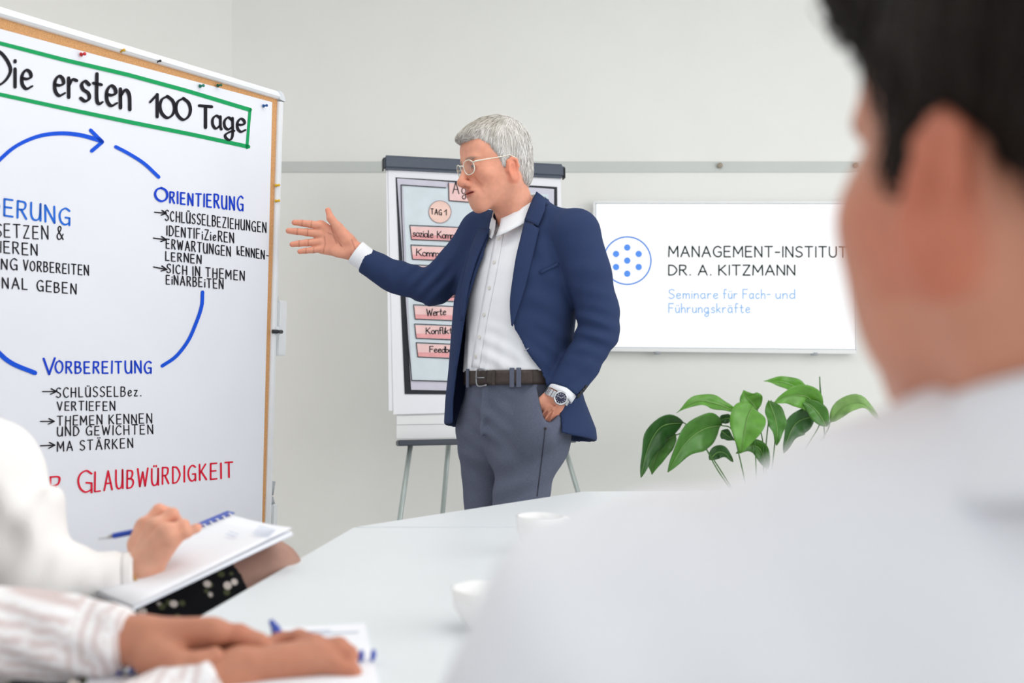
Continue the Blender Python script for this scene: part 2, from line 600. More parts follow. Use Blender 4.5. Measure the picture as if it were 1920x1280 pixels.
def rail(name, a, b, axis, w0, dep=.026):
    """half round frame profile from a to b (uv), lying to the side of axis"""
    bm = bmesh.new()
    prof = [(0, -.012), (0, .004), (.002, .0085), (w0 * .3, dep * .5), (w0 * .62, dep * .47), (w0 * .88, dep * .25), (w0, 0), (w0, -.012)]
    rows = []
    for e in (a, b):
        rows.append([bm.verts.new(BP(e[0] + axis[0] * s, e[1] + axis[1] * s, h)) for s, h in prof])
    k = len(prof)
    for i in range(k):
        bm.faces.new((rows[0][i], rows[0][(i + 1) % k], rows[1][(i + 1) % k], rows[1][i]))
    bm.faces.new(rows[0][::-1]); bm.faces.new(rows[1])
    bmesh.ops.recalc_face_normals(bm, faces=bm.faces[:])
    bmat(bm)
    return obj(name, bm, M_alu, board)
RW, TW = .023, .026
rail('frame_rail', (-W_B + .02, utop - TW), (-.022, utop - TW), (0, 1), TW)
rail('frame_rail', (-RW, ubot + .03), (-RW, utop - .032), (1, 0), RW)
rail('frame_rail', (-W_B + RW, ubot + .03), (-W_B + RW, utop - .032), (-1, 0), RW)
rail('frame_rail', (-W_B + .02, ubot + TW), (-.022, ubot + TW), (0, -1), TW)
for (u, v, su, sv) in ((-RW, utop - TW, 1, 1), (-W_B + RW, utop - TW, -1, 1), (-RW, ubot + TW, 1, -1), (-W_B + RW, ubot + TW, -1, -1)):
    bm = bmesh.new()
    r0 = []
    for h in (-.011, .009, .0125):
        sh = .94 if h > .01 else 1.0
        ring = [bm.verts.new(BP(u, v, h)), bm.verts.new(BP(u + su * RW * sh, v - sv * .003, h))]
        for k in range(1, 6):
            a = k / 6 * math.pi / 2
            ring.append(bm.verts.new(BP(u + su * RW * math.cos(a) * sh * 1.0, v + sv * TW * math.sin(a) * sh, h)))
        ring.append(bm.verts.new(BP(u - su * .003, v + sv * TW * sh, h)))
        r0.append(ring)
    for a, b in zip(r0, r0[1:]):
        for k in range(len(a)):
            bm.faces.new((a[k], a[(k + 1) % len(a)], b[(k + 1) % len(a)], b[k]))
    bm.faces.new(r0[0][::-1]); bm.faces.new(r0[-1])
    bmesh.ops.recalc_face_normals(bm, faces=bm.faces[:])
    bmat(bm)
    obj('corner_cap', bm, M_clear, board)
bm = bmesh.new()
cs = [(-W_B + RW - .002, ubot + TW - .002), (-RW + .002, ubot + TW - .002), (-RW + .002, utop - TW + .002), (-W_B + RW - .002, utop - TW + .002)]
a = [bm.verts.new(BP(u, v, 0)) for u, v in cs]; b = [bm.verts.new(BP(u, v, -.011)) for u, v in cs]
bm.faces.new(a); bm.faces.new(b[::-1])
for k in range(4):
    bm.faces.new((a[k], b[k], b[(k + 1) % 4], a[(k + 1) % 4]))
bmesh.ops.recalc_face_normals(bm, faces=bm.faces[:])
bmat(bm)
obj('cork_panel', bm, M_cork, board)
# stand: posts behind both sides, feet, holders clipped to the right post
for u in (.004, -W_B - .004):
    bm = bmesh.new()
    add_tube(bm, [bI @ BP(u, -1.03, -.03), bI @ BP(u, .62, -.03)], .014, 14)
    obj('post', bm, M_alu, board, True)
    bm = bmesh.new()
    c = BP(u, 0, -.03); c.z = 0.02
    for s in (-1, 1):
        add_tube(bm, [bI @ c + Vector((0, 0, .02)), bI @ (c + bN * .28 * s)], [.018, .014], 12)
    obj('foot', bm, M_alu, board, True)
def holder(v0, v1, w0, label=None):
    bm = bmesh.new()
    q = [BP(.014, v0, -.045), BP(.014 + w0, v0, -.045), BP(.014 + w0, v0, -.005), BP(.014, v0, -.005)]
    up = bV * (v1 - v0)
    A = [bm.verts.new(bI @ p) for p in q]; B = [bm.verts.new(bI @ (p + up)) for p in q]
    bm.faces.new(A[::-1]); bm.faces.new(B)
    for k in range(4):
        bm.faces.new((A[k], A[(k + 1) % 4], B[(k + 1) % 4], B[k]))
    bmesh.ops.recalc_face_normals(bm, faces=bm.faces[:])
    bmesh.ops.bevel(bm, geom=bm.edges[:], offset=.003, segments=2, affect='EDGES')
    return bm
va, vb = buv(525, 667)[1], buv(525, 563)[1]
obj('side_sleeve', holder(va, vb, .036), M_alu, board)
bm = bmesh.new()
top = [BP(.015, vb + .001, -.025), BP(.02, vb + .008, -.025), BP(.03, vb + .001, -.025)]
add_tube(bm, [bI @ BP(.014, vb, -.025), bI @ BP(.018, vb + .012, -.025), bI @ BP(.022, vb + .016, -.025)], [.012, .009, .004], 12); obj('sleeve_cap', bm, M_clear, board, True)
va2, vb2 = buv(515, 1100)[1], buv(515, 946)[1]
obj('side_sleeve', holder(va2, vb2, .022), M_alu, board)
for (p0, p1) in ((930, 905), (946, 933)):
    bm = bmesh.new()
    v0, v1 = buv(515, p0)[1], buv(515, p1)[1]
    add_tube(bm, [bI @ BP(.022, v0, -.025), bI @ BP(.022, v1, -.025)], [.008, .0135] if p0 == 930 else [.0135, .008], 12)
    obj('sleeve_cap', bm, M_greyp, board, True)
vk = buv(505, 621)[1]
bm = bmesh.new(); add_tube(bm, [bI @ BP(-.026, vk, .012), bI @ BP(-.012, vk, .018), bI @ BP(.012, vk, .012)], .006, 10); obj('clamp', bm, M_dark, board, True)
bm = bmesh.new(); add_tube(bm, [bI @ BP(-.006, vk - .01, .012), bI @ BP(-.006, vk + .016, .012)], .008, 10); obj('clamp_collar', bm, M_clear, board, True)

# ------------------------------------------------------------------ the paper on the pinboard with its lettering
M_paper = mat('paper', rgb(235, 237, 245), 0.8, var=0.012, vscale=5, bump=0.08, bscale=60, spec=.15)
INK = lambda n, c: mat(n, c, 0.7, var=.05, vscale=90, spec=.2)
I_black, I_blue, I_green, I_red = INK('ink_black', rgb(28, 26, 34)), INK('ink_blue', rgb(20, 84, 218)), INK('ink_green', rgb(22, 158, 92)), INK('ink_red', rgb(226, 34, 62))
I_blue2 = INK('ink_light_blue', rgb(40, 110, 214))
paper = thing('poster', 'big white poster sheet hand-lettered with a blue circle and a green title box', 'poster', BP(-.6, .2, .002))
pI = Matrix.Translation(-paper.location)
tr, tl = buv(509.5, 191.6), buv(0, 54.5)
k = (tl[1] - tr[1]) / (tl[0] - tr[0])
br = buv(490, 1000)
def edge_u(v):
    return tr[0] + (br[0] - tr[0]) * (v - tr[1]) / (br[1] - tr[1])
nu, nv = 24, 24
vs, fs = [], []
for j in range(nv + 1):
    for i in range(nu + 1):
        s, t = i / nu, j / nv
        u1 = edge_u(tr[1] + (-.62 - tr[1]) * t)
        u = u1 + (-1.2 - u1) * s
        vtop = tr[1] + k * (u - tr[0])
        v = vtop + (-.62 - vtop) * t
        n = .0022 + .0006 * math.sin(u * 9 + v * 5)
        vs.append(pI @ BP(u, v, n))
for j in range(nv):
    for i in range(nu):
        a = j * (nu + 1) + i
        fs.append((a, a + 1, a + nu + 2, a + nu + 1))
sheet = pyobj('sheet', vs, fs, M_paper, paper, True)
pmap, _ = plane_map(bO + bNN * .0036, bU, bV, pI)
def ink(*a_):
    return Ink(pmap, *a_)
# green title box
g = ink('title_box_line', I_green, paper)
g.line([(-90, 58), (0, 81), (120, 112), (240, 140), (350, 170), (469, 206)], 8, .2)
g.line([(-90, 158), (0, 177), (120, 203), (240, 228), (360, 252), (466, 275)], 8, .2)
g.line([(469, 204), (466, 240), (463, 277)], 5.5)
tmap, _ = plane_map(bO + bNN * .0042, bU, bV, pI)
t = Ink(tmap, 'title_word', I_black, paper)
t.word('D', (-22, 158), (20, 164), 66, 7, 0, .45)
t.word('ie', (27, 163), (60, 168), 62, 7, 0, .45, gap=.25)
t.word('ersten', (102, 178), (244, 205), 66, 7, .03, .45, gap=.16)
t.word('1', (282, 217), (295, 219), 42, 6.5, .0, .45)
t.word('00', (300, 219), (357, 226), 40, 6.5, .02, .45, gap=.06)
t.word('T', (374, 238), (397, 240), 40, 6.8, 0, .4)
t.word('age', (398, 240), (460, 248), 43, 5.6, 0, .4, gap=.14)
# blue circle of arrows
a = ink('circle_arrow', I_blue, paper)
a.stroke(catmull([(-60, 380), (-30, 330), (0, 299), (30, 274), (70, 256), (110, 250), (150, 253), (190, 264)], 5), 8.5, .2)
a.line([(170, 244), (192, 266), (172, 283)], 7)
a.line(catmull([(217, 275), (240, 287), (270, 306), (298, 332)], 5), 6.5)
a.line(catmull([(380, 547), (378, 575), (366, 610), (352, 640), (330, 668), (304, 686)], 6), 6.5)
a.line(catmull([(-70, 560), (-40, 620), (0, 663), (25, 682), (66, 699)], 6), 9, .2)
b = ink('heading', INK('ink_blue_heading', rgb(18, 66, 206)), paper)
b.word('O', (291, 376), (314, 378), 25, 4.5, 0)
b.word('RIENTIERUNG', (319, 380), (455, 395), 21, 3.3, .05, h2=26, gap=.36)
b.word('V', (82, 702), (103, 701), 30, 4.2, 0)
b.word('ORBEREITUNG', (104, 699), (283, 699), 22, 3.5, .05, gap=.34)
b = ink('heading', I_blue2, paper)
b.word('DERUNG', (-20, 400), (130, 422), 31, 4.2, .04, h2=31, gap=.3)
body = ink('written_line', I_black, paper)
for txt, p0, p1, h, wd in (
    ('SCHLÜSSELBEZIEHUNGEN', (310, 413), (499, 436), 20, 2.4), ('IDENTIFiZieREN', (313, 441), (438, 455), 19, 2.4),
    ('ERWARTUNGEN', (312, 465), (432, 480), 19, 2.4), ('kENNEN-', (445, 477), (503, 487), 17, 2.4), ('LERNEN', (311, 488), (377, 494), 17, 2.4),
    ('SICH IN THEMEN', (313, 511), (458, 526), 18, 2.4), ('EiNARBEiTEN', (312, 532), (418, 541), 18, 2.4),
    ('SCHLÜSSELBez.', (106, 745), (264, 742), 19, 2.5), ('VERTIEFEN', (108, 769), (215, 769), 17, 2.5), ('THEMEN KENNEN', (108, 797), (284, 793), 18, 2.5),
    ('UND GEWICHTEN', (108, 817), (287, 813), 18, 2.5), ('MA STÄRKEN', (108, 846), (249, 839), 19, 2.5),
    ('SETZEN &', (-8, 444), (118, 449), 25, 2.9), ('IEREN', (1, 473), (70, 479), 22, 2.9), ('UNG', (-15, 503), (32, 506), 21, 2.9),
    ('VORBEREITEN', (44, 506), (166, 516), 19, 2.8), ('ONAL', (-15, 538), (51, 543), 21, 2.9), ('GEBEN', (70, 545), (143, 551), 20, 2.9)):
    body.word(txt, p0, p1, h * .95, wd * .9, .06, .25, space=.5, gap=.36)
for p0, p1, h in (((290, 404), (312, 406), 14), ((288, 453), (312, 456), 15), ((288, 507), (313, 512), 15), ((80, 741), (106, 741), 16), ((76, 797), (102, 797), 16), ((76, 843), (103, 842), 17)):
    body.word('>', p0, p1, h, 2.6, 0, .2)
r = ink('slogan_word', I_red, paper)
r.word('G', (147, 921), (172, 923), 40, 3.8, 0)
r.word('LAUBWÜRDIGKEIT', (178, 921), (436, 894), 37, 3.5, .05, h2=27, gap=.34)
r.word('DER', (32, 936), (114, 926), 34, 3.8, .02)

# push pins
PINS = [(149, 103, (200, 30, 44), 'red', 'red push pin above the title box'), (223, 96, (205, 160, 40), 'yellow', 'yellow push pin at the frame edge along the board top'),
        (291, 116, (26, 24, 30), 'black', 'tiny black push pin on the cork edge along the board top'), (372, 162, (14, 120, 96), 'teal', 'green push pin through the paper above the title box end'),
        (405, 161, (16, 92, 66), 'green', 'dark green push pin in the cork above the title box end'), (491, 199, (24, 84, 150), 'blue', 'blue push pin in the top right paper corner'),
        (514, 348, (224, 180, 20), 'yellow', 'upper of two yellow push pins on the cork beside the frame upright'),
        (514, 377, (226, 184, 18), 'yellow', 'lower of two yellow push pins on the cork beside the frame upright')]
M_pinsteel = mat('pin_steel', rgb(200, 200, 200), .3, metal=1)
for px, py, col, cn, lab in PINS:
    q = Vector(bmap((px, py)))
    t = thing('push_pin', lab, 'push pin', q + bNN * .002, 0, 'push pins on the cork board')
    ax = (bNN + bU * .12 + bV * .05).normalized()
    Rm = ax.to_track_quat('Z', 'Y').to_matrix().to_4x4()
    m = mat('pin_%s_%d' % (cn, px), rgb(*col), .3, var=.03)
    sc = .8 if cn == 'black' else 1.0
    bm = bmesh.new(); add_lathe(bm, [(.0046 * sc, .004), (.0052 * sc, .0052), (.0032 * sc, .0075), (.0026 * sc, .0125), (.0036 * sc, .0155), (.0042 * sc, .017), (.0038 * sc, .0185), (.001, .019)], 16, Rm); obj('head', bm, m, t, True)
    bm = bmesh.new(); add_lathe(bm, [(.0002, -.002), (.0005, 0), (.0006, .0045)], 8, Rm); obj('needle', bm, M_pinsteel, t, True)

# ------------------------------------------------------------------ flip chart behind the speaker
fy = math.radians(14)
fO = P(722, 685, 4.08)
fU = Vector((math.cos(fy), math.sin(fy), 0))
fN = Vector((math.sin(fy), -math.cos(fy), 0))
fV = (Vector((0, 0, 1)) - fN * .09).normalized()
fNN = fU.cross(fV).normalized()
if fNN.y > 0: fNN = -fNN
fmap, _ = plane_map(fO, fU, fV)
def fuv(px, py):
    p = Vector(fmap((px, py))) - fO
    return p.dot(fU), p.dot(fV)
def FP(u, v, n=0.0):
    return fO + fU * u + fV * v + fNN * n
flip = thing('flipchart', 'white flip chart easel with a dark grey clamp bar standing behind the man', 'flip chart', (FP(.36, 0).x, FP(.36, 0).y, 0))
fI = Matrix.Translation(-flip.location)
def fbox(name, u0, v0, u1, v1, n0, n1, m, bev=.002, parent=None, inv=None):
    bm = bmesh.new()
    A = []
    for n in (n0, n1):
        A.append([bm.verts.new((inv or fI) @ FP(u, v, n)) for u, v in ((u0, v0), (u1, v0), (u1, v1), (u0, v1))])
    bm.faces.new(A[0]); bm.faces.new(A[1][::-1])
    for k_ in range(4):
        bm.faces.new((A[0][k_], A[0][(k_ + 1) % 4], A[1][(k_ + 1) % 4], A[1][k_]))
    bmesh.ops.recalc_face_normals(bm, faces=bm.faces[:])
    if bev:
        bmesh.ops.bevel(bm, geom=bm.edges[:], offset=bev, segments=3, affect='EDGES')
    return obj(name, bm, m, parent or flip)
M_bar = mat('dark_grey_plastic', rgb(84, 92, 106), .45, var=.03)
M_tray = mat('tray_grey', rgb(72, 78, 88), .4, var=.03)
M_leg = mat('leg_grey_green', rgb(176, 186, 184), .35, metal=.3, var=.03)
v_t, v_b = fuv(722, 294)[1], fuv(722, 320)[1]
uR = fuv(1055, 325)[0]
fbox('clamp_bar', .0, v_b, uR, v_t, -.012, .034, M_bar, .010)
for u in (-.004, uR - .002):
    fbox('clamp_end', u, v_b - .004, u + .006, v_t - .012, -.008, .03, M_dark, .003)
u0, u1 = fuv(743, 790)[0], fuv(1052, 790)[0]
vt0 = fuv(745, 826)[1]
fbox('back_panel', u0, vt0 + .006, u1, v_b + .002, -.010, .0, M_white, .002)
fbox('panel_step', u0 + .001, fuv(745, 796)[1], u1, fuv(745, 779)[1], .0, .004, M_white, .001)
uRt = fuv(1097, 820)[0]
uLt = fuv(743, 828)[0]
trn = fbox('pen_tray', uLt, vt0 - .022, uR + .01, vt0 + .002, -.015, .07, M_tray, .004)
for (a0, b0, na, nb, nm) in (((770, 832), (749, 978), .0, -.01, 'leg'), ((1056, 828), (1083, 920), .0, -.01, 'leg'), ((841, 832), (830, 962), -.1, -.45, 'leg')):
    ua, va_ = fuv(*a0); ub, vb_ = fuv(*b0)
    A, B = FP(ua, va_, na), FP(ub, vb_, na)
    d = (B - A).normalized()
    if nm == 'leg' and nb < -.2:
        A = P(841, 832, 4.2); B = P(830, 962, 4.34); d = (B - A).normalized()
    E = A + d * ((A.z - .01) / -d.z)
    bm = bmesh.new(); add_tube(bm, [fI @ A, fI @ E], .0105, 12); obj(nm, bm, M_leg, flip, True)
# third upright in the middle joins the panel to the rear leg
# --- the pad of paper
M_pad = mat('pad_paper', rgb(243, 244, 250), .8, var=.01, vscale=5, spec=.15)
pad = thing('paper_pad', 'flip chart pad showing a pink and pale blue hand-drawn plan in a dark border', 'paper pad', FP(.33, 0, .01))
qI = Matrix.Translation(-pad.location)
fbox('sheets', .012, fuv(745, 770)[1], uR - .012, v_b + .004, .001, .008, M_pad, .001, pad, qI)
def fsheet(name, corners, n0, m, bow=.0, k_=10):
    """sheet from pixel corners TL TR BR BL"""
    c = [np.array(fuv(*p)) for p in corners]
    vs, fs = [], []
    for j in range(k_ + 1):
        for i in range(k_ + 1):
            s, t_ = i / k_, j / k_
            q = (c[0] * (1 - s) + c[1] * s) * (1 - t_) + (c[3] * (1 - s) + c[2] * s) * t_
            vs.append(qI @ FP(q[0], q[1], n0 + bow * t_ * t_ + .0008 * math.sin(i * .9 + j * .7)))
    for j in range(k_):
        for i in range(k_):
            a_ = j * (k_ + 1) + i
            fs.append((a_, a_ + 1, a_ + k_ + 2, a_ + k_ + 1))
    o = pyobj(name, vs, fs, m, pad, True)
    return o
s1 = fsheet('top_sheet', ((727, 318), (1050, 338), (1056, 768), (737, 777)), .011, M_pad, .0)
M_bord = mat('border_ink', rgb(32, 36, 44), .6, var=.06, vscale=40)
M_lav = mat('drawing_lavender', rgb(212, 210, 224), .8, var=.04, vscale=14, spec=.1)
M_cyan = mat('drawing_pale_blue', rgb(218, 229, 236), .8, var=.035, vscale=16, spec=.1)
M_pink = mat('drawing_pink', rgb(246, 208, 206), .8, var=.06, vscale=22, spec=.1)
M_rose = mat('drawing_rose', rgb(238, 172, 174), .8, var=.08, vscale=26, spec=.1)
fsheet('border', ((741, 334), (1043, 352), (1046, 741), (758, 739)), .0135, M_bord)
fsheet('drawing_ground', ((743.5, 336), (1037, 356), (1037, 736), (770, 731)), .015, M_lav)
fsheet('drawing_panel', ((754, 348), (1026, 366), (1028, 716), (771, 714)), .0165, M_cyan)
padmap, _ = plane_map(fO + fNN * .0205, fU, fV, qI)
for i, (x, y) in enumerate(((767, 422), (769, 459), (771, 496), (774, 535), (774, 571), (776, 607), (779, 642))):
    x += 1.5
    f1 = Ink(padmap); f1.fill([(x, y + 2), (860 + i, y + 5), (862 + i, y + 29), (x + 3, y + 26)], -.0015); f1.build('pink_box', M_pink, pad)
    f1 = Ink(padmap); f1.fill([(x + 2, y + 18), (861 + i, y + 20), (862 + i, y + 29), (x + 3, y + 26)], -.001); f1.build('pink_shade', M_rose, pad)
    f2 = Ink(padmap); f2.stroke([(x, y), (862 + i, y + 4), (864 + i, y + 31), (x + 3, y + 27), (x, y)], 1.5); f2.build('box_outline', M_bord, pad)
f1 = Ink(padmap); f1.fill([(825 + 21 * math.cos(a_ / 24 * 6.2832), 397 + 21 * math.sin(a_ / 24 * 6.2832)) for a_ in range(24)], -.0015); f1.build('day_circle', mat('drawing_peach', rgb(248, 212, 200), .8, var=.05, vscale=30), pad)
f2 = Ink(padmap)
f2.stroke([(825 + 21 * math.cos(a_ / 24 * 6.2832), 397 + 21 * math.sin(a_ / 24 * 6.2832)) for a_ in range(25)], 1.0)
f2.build('circle_outline', mat('ink_grey', rgb(150, 132, 140), .7, var=.03), pad)
f2 = Ink(padmap); f2.fill([(841, 343), (960, 350), (960, 386), (842, 376)], -.0015); f2.build('pink_box', M_pink, pad)
f2 = Ink(padmap, 'frame_line', M_bord, pad)
f2.line([(836, 352), (752, 346.5), (753, 400), (760, 560), (766, 650), (772, 713), (900, 716)], 1.8)
f2.line([(841, 342), (842, 376), (960, 385)], 1.6)
f2.line([(1010, 369), (1023, 370), (1023, 690)], 1.4)
f3 = Ink(padmap, 'written_word', I_black, pad)
f3.word('Agenda', (849, 362), (925, 368), 22, 1.8, .03, .2)
f3.word('TAG', (808, 401), (828, 403), 10, 1.7, .05, .2); f3.word('1', (833, 403), (837, 403), 10, 1.6, 0, .2)
f3.word('soziale Kompetenz', (774, 443), (886, 450), 13, 1.7, .05, .2, gap=.1)
f3.word('Kommunikation', (781, 479), (886, 485), 13, 1.8, .05, .2, gap=.1)
f3.word('Teamwork', (782, 518), (860, 522), 12, 1.7, .05, .2, gap=.1)
f3.word('Denken', (806, 556), (858, 558), 12, 1.7, .05, .2, gap=.1)
f3.word('Werte', (800, 592), (836, 590), 13, 1.8, .04, .2, gap=.12)
f3.word('Konflikte', (799, 626), (856, 625), 12, 1.8, .04, .2, gap=.12)
f3.word('Feedback', (806, 660), (862, 661), 11, 1.8, .04, .2, gap=.12)

# ------------------------------------------------------------------ wall screen
tv = thing('wall_screen', 'flat screen with thin white frame mounted on the wall, showing a dotted circle logo', 'screen', P(1360, 517, WY - .06))
tI = Matrix.Translation(-tv.location)
M_screen = mat('screen_glow', (.985, .99, 1, 1), .35, glow=1.0, spec=.2)
M_scr_black = mat('screen_text_black', rgb(10, 34, 34), .5, glow=1.0, spec=.2)
M_scr_blue = mat('screen_logo_blue', rgb(84, 146, 240), .5, glow=1.0, spec=.2)
M_scr_ring = mat('screen_ring_blue', rgb(38, 124, 222), .5, glow=1.0, spec=.2)
M_scr_cy = mat('screen_text_pale', rgb(132, 182, 234), .5, glow=1.0, spec=.2)
DT = WY - .052
tl_, tr_, br_, bl_ = (1117, 381), (1604, 381.5), (1604.5, 655.5), (1117, 651)
def tq(p, dd=DT): return tI @ P(p[0], p[1], dd)
pyobj('screen_panel', [tq(p) for p in (tl_, tr_, br_, bl_)], [(0, 1, 2, 3)], M_screen, tv)
# bezel: four bars
def bezel(name, a0, a1, b1, b0):
    bm = bmesh.new()
    fr = [bm.verts.new(tq(p, DT - .004)) for p in (a0, a1, b1, b0)]
    bk = [bm.verts.new(tq(p, DT - .004) + Vector((0, .03, 0))) for p in (a0, a1, b1, b0)]
    bm.faces.new(fr); bm.faces.new(bk[::-1])
    for k_ in range(4):
        bm.faces.new((fr[k_], fr[(k_ + 1) % 4], bk[(k_ + 1) % 4], bk[k_]))
    bmesh.ops.recalc_face_normals(bm, faces=bm.faces[:])
    bmesh.ops.bevel(bm, geom=bm.edges[:], offset=.0015, segments=2, affect='EDGES')
    obj(name, bm, M_white, tv)
bezel('bezel', (1112, 376.5), (1608, 377), (1604, 381.5), (1117, 381))
bezel('bezel', (1117, 651), (1604.5, 655.5), (1608, 663.5), (1112, 658))
bezel('bezel', (1112, 376.5), (1117, 381), (1117, 651), (1112, 658))
bezel('bezel', (1604, 381.5), (1608, 377), (1608, 663.5), (1604.5, 655.5))
M_edge = mat('screen_edge_blue_grey', rgb(120, 142, 160), .4, var=.02)
sm_, _ = plane_map(P(1360, 517, DT - .0012), Vector((1, 0, 0)), Vector((0, 0, 1)), tI)
e = Ink(sm_); e.stroke([tl_, tr_, br_, bl_, tl_], 1.6); e.build('screen_edge', M_edge, tv)
bm = bmesh.new(); add_box(bm, (-.6, .02, -.33), (.6, .045, .33), bev=.01); obj('housing', bm, M_white, tv)
bm = bmesh.new(); add_box(bm, (-.2, .04, -.15), (.2, .0585, .15), bev=.005); obj('wall_mount', bm, M_dark, tv)
for px, py in ((1233, 662), (1527, 664)):
    p = tI @ P(px, py, DT + .012)
    bm = bmesh.new(); add_tube(bm, [p + Vector((0, 0, .008)), p + Vector((0, 0, -.006))], [.02, .014], 16); obj('foot_socket', bm, M_greyp, tv, True)
e = Ink(sm_); e.stroke([(1176 + 44.5 * math.cos(k_ / 48 * 6.2832), 488.5 + 44.5 * math.sin(k_ / 48 * 6.2832)) for k_ in range(49)], 2.4, lift=.0005); e.build('logo_ring', M_scr_ring, tv)
for px, py in ((1176, 464), (1155, 476), (1197.5, 476), (1176, 488.5), (1155, 500.5), (1197.5, 500.5), (1176, 513)):
    e = Ink(sm_); e.fill([(px + 6 * math.cos(k_ / 20 * 6.2832), py + 6 * math.sin(k_ / 20 * 6.2832)) for k_ in range(20)], .0006); e.build('logo_dot', M_scr_blue, tv)
GL_keep = GL['U'], GL['G']
GL['U'] = '~0,1 0,.35 .08,.1 .28,0 .48,.1 .56,.35 .56,1'
GL['G'] = '~.6,.85 .36,1 .1,.84 0,.5 .1,.16 .36,0 .6,.14 .62,.46|.62,.46 .38,.46'
e = Ink(sm_, 'screen_title', M_scr_black, tv)
e.word('MANAGEMENT-INSTITUT', (1254, 481), (1588, 482), 19.5, 2.7, 0, 0, gap=.24)
e.word('DR. A. KITZMANN', (1254, 515.5), (1490, 515.5), 18.5, 2.7, 0, 0, gap=.22, space=.4)
GL['U'], GL['G'] = GL_keep
e = Ink(sm_, 'screen_subtitle', M_scr_cy, tv)
for tx_, x0_, x1_ in (('Seminare', 1254, 1346), ('für', 1356, 1382), ('Fach-', 1393, 1444), ('und', 1455, 1490)):
    e.word(tx_, (x0_, 559.5), (x1_, 559.5), 17, 1.8, 0, 0, gap=.22)
e.word('Führungskräfte', (1254, 586), (1406, 586), 17, 1.8, 0, 0, gap=.22)
# ------------------------------------------------------------------ tables
TZ = .74
def TP(px, py, z=TZ):
    d = (CAMZ - z) * F / (py - HORIZON)
    return Vector(((px - 960) / F * d, d, z))
M_table = mat('table_white', rgb(226, 231, 234), .38, var=.008, vscale=6, spec=.45)
M_tedge = mat('table_edge', rgb(206, 210, 212), .5, var=.02)
def table(name, pts, label):
    c = sum((Vector(p) for p in pts), Vector((0, 0))) / len(pts)
    t = thing(name, label, 'table', (c.x, c.y, 0))
    n = len(pts)
    loc = [Vector((p[0] - c.x, p[1] - c.y, 0)) for p in pts]
    bm = bmesh.new()
    A = [bm.verts.new(p + Vector((0, 0, TZ))) for p in loc]; B = [bm.verts.new(p + Vector((0, 0, TZ - .025))) for p in loc]
    bm.faces.new(A); bm.faces.new(B[::-1])
    for k_ in range(n):
        bm.faces.new((A[k_], A[(k_ + 1) % n], B[(k_ + 1) % n], B[k_]))
    bmesh.ops.recalc_face_normals(bm, faces=bm.faces[:])
    bmesh.ops.bevel(bm, geom=bm.edges[:], offset=.0025, segments=2, affect='EDGES')
    obj('tabletop', bm, M_table, t)
    for p in loc:
        q = p * (1 - .09 / max(p.length, .1))
        bm = bmesh.new(); add_tube(bm, [(q.x, q.y, 0), (q.x, q.y, TZ - .025)], .022, 14); obj('leg', bm, M_steel, t, True)
    return t
cA = TP(662, 988)
cB = TP(1092, 921)
table('conference_table', [(cA.x, cA.y - .002), (1.35, cA.y - .002), (1.45, .86), (-.45, .86)], 'near white conference table with the cups and the notepad on it')
table('conference_table', [(cA.x, cA.y + .002), (cB.x, cB.y), (1.0, cB.y + .05), (1.35, cA.y + .002)], 'far white angled conference table between the man and the cups')

# ------------------------------------------------------------------ cups
M_china = mat('white_china', rgb(246, 246, 246), .15, var=.005, spec=.6)
M_coffee = mat('coffee', rgb(60, 40, 28), .2, var=.05)
def cup(p, label, r=.041, h=.062, hang=2.4):
    t = thing('coffee_cup', label, 'cup', p, 0, 'white cups on the table')
    bm = bmesh.new()
    add_lathe(bm, [(.02, .0), (.024, .001), (.03, .012), (r * .93, h * .55), (r, h), (r - .003, h + .0005), (r * .86, h * .55), (.022, .012), (.001, .010)], 32)
    obj('bowl', bm, M_china, t, True)
    bm = bmesh.new()
    a0 = hang
    pts = [Vector((math.cos(a0), math.sin(a0), 0)) * (r * .9 + x) + Vector((0, 0, z)) for x, z in ((0, h * .86), (.016, h * .88), (.022, h * .62), (.014, h * .35), (-.006, h * .3))]
    add_tube(bm, catmull(pts, 5), .0042, 10); obj('handle', bm, M_china, t, True)
    return t
pc = TP(1012, 1034)
cup((pc.x, pc.y, TZ), 'white cup further along the table, beside the white shirt shoulder', hang=.4)
pc = TP(912, 1178)
cup((pc.x, pc.y, TZ), 'nearer white cup low at the edge of the white shirt sleeve', hang=1.2, r=.043, h=.05)

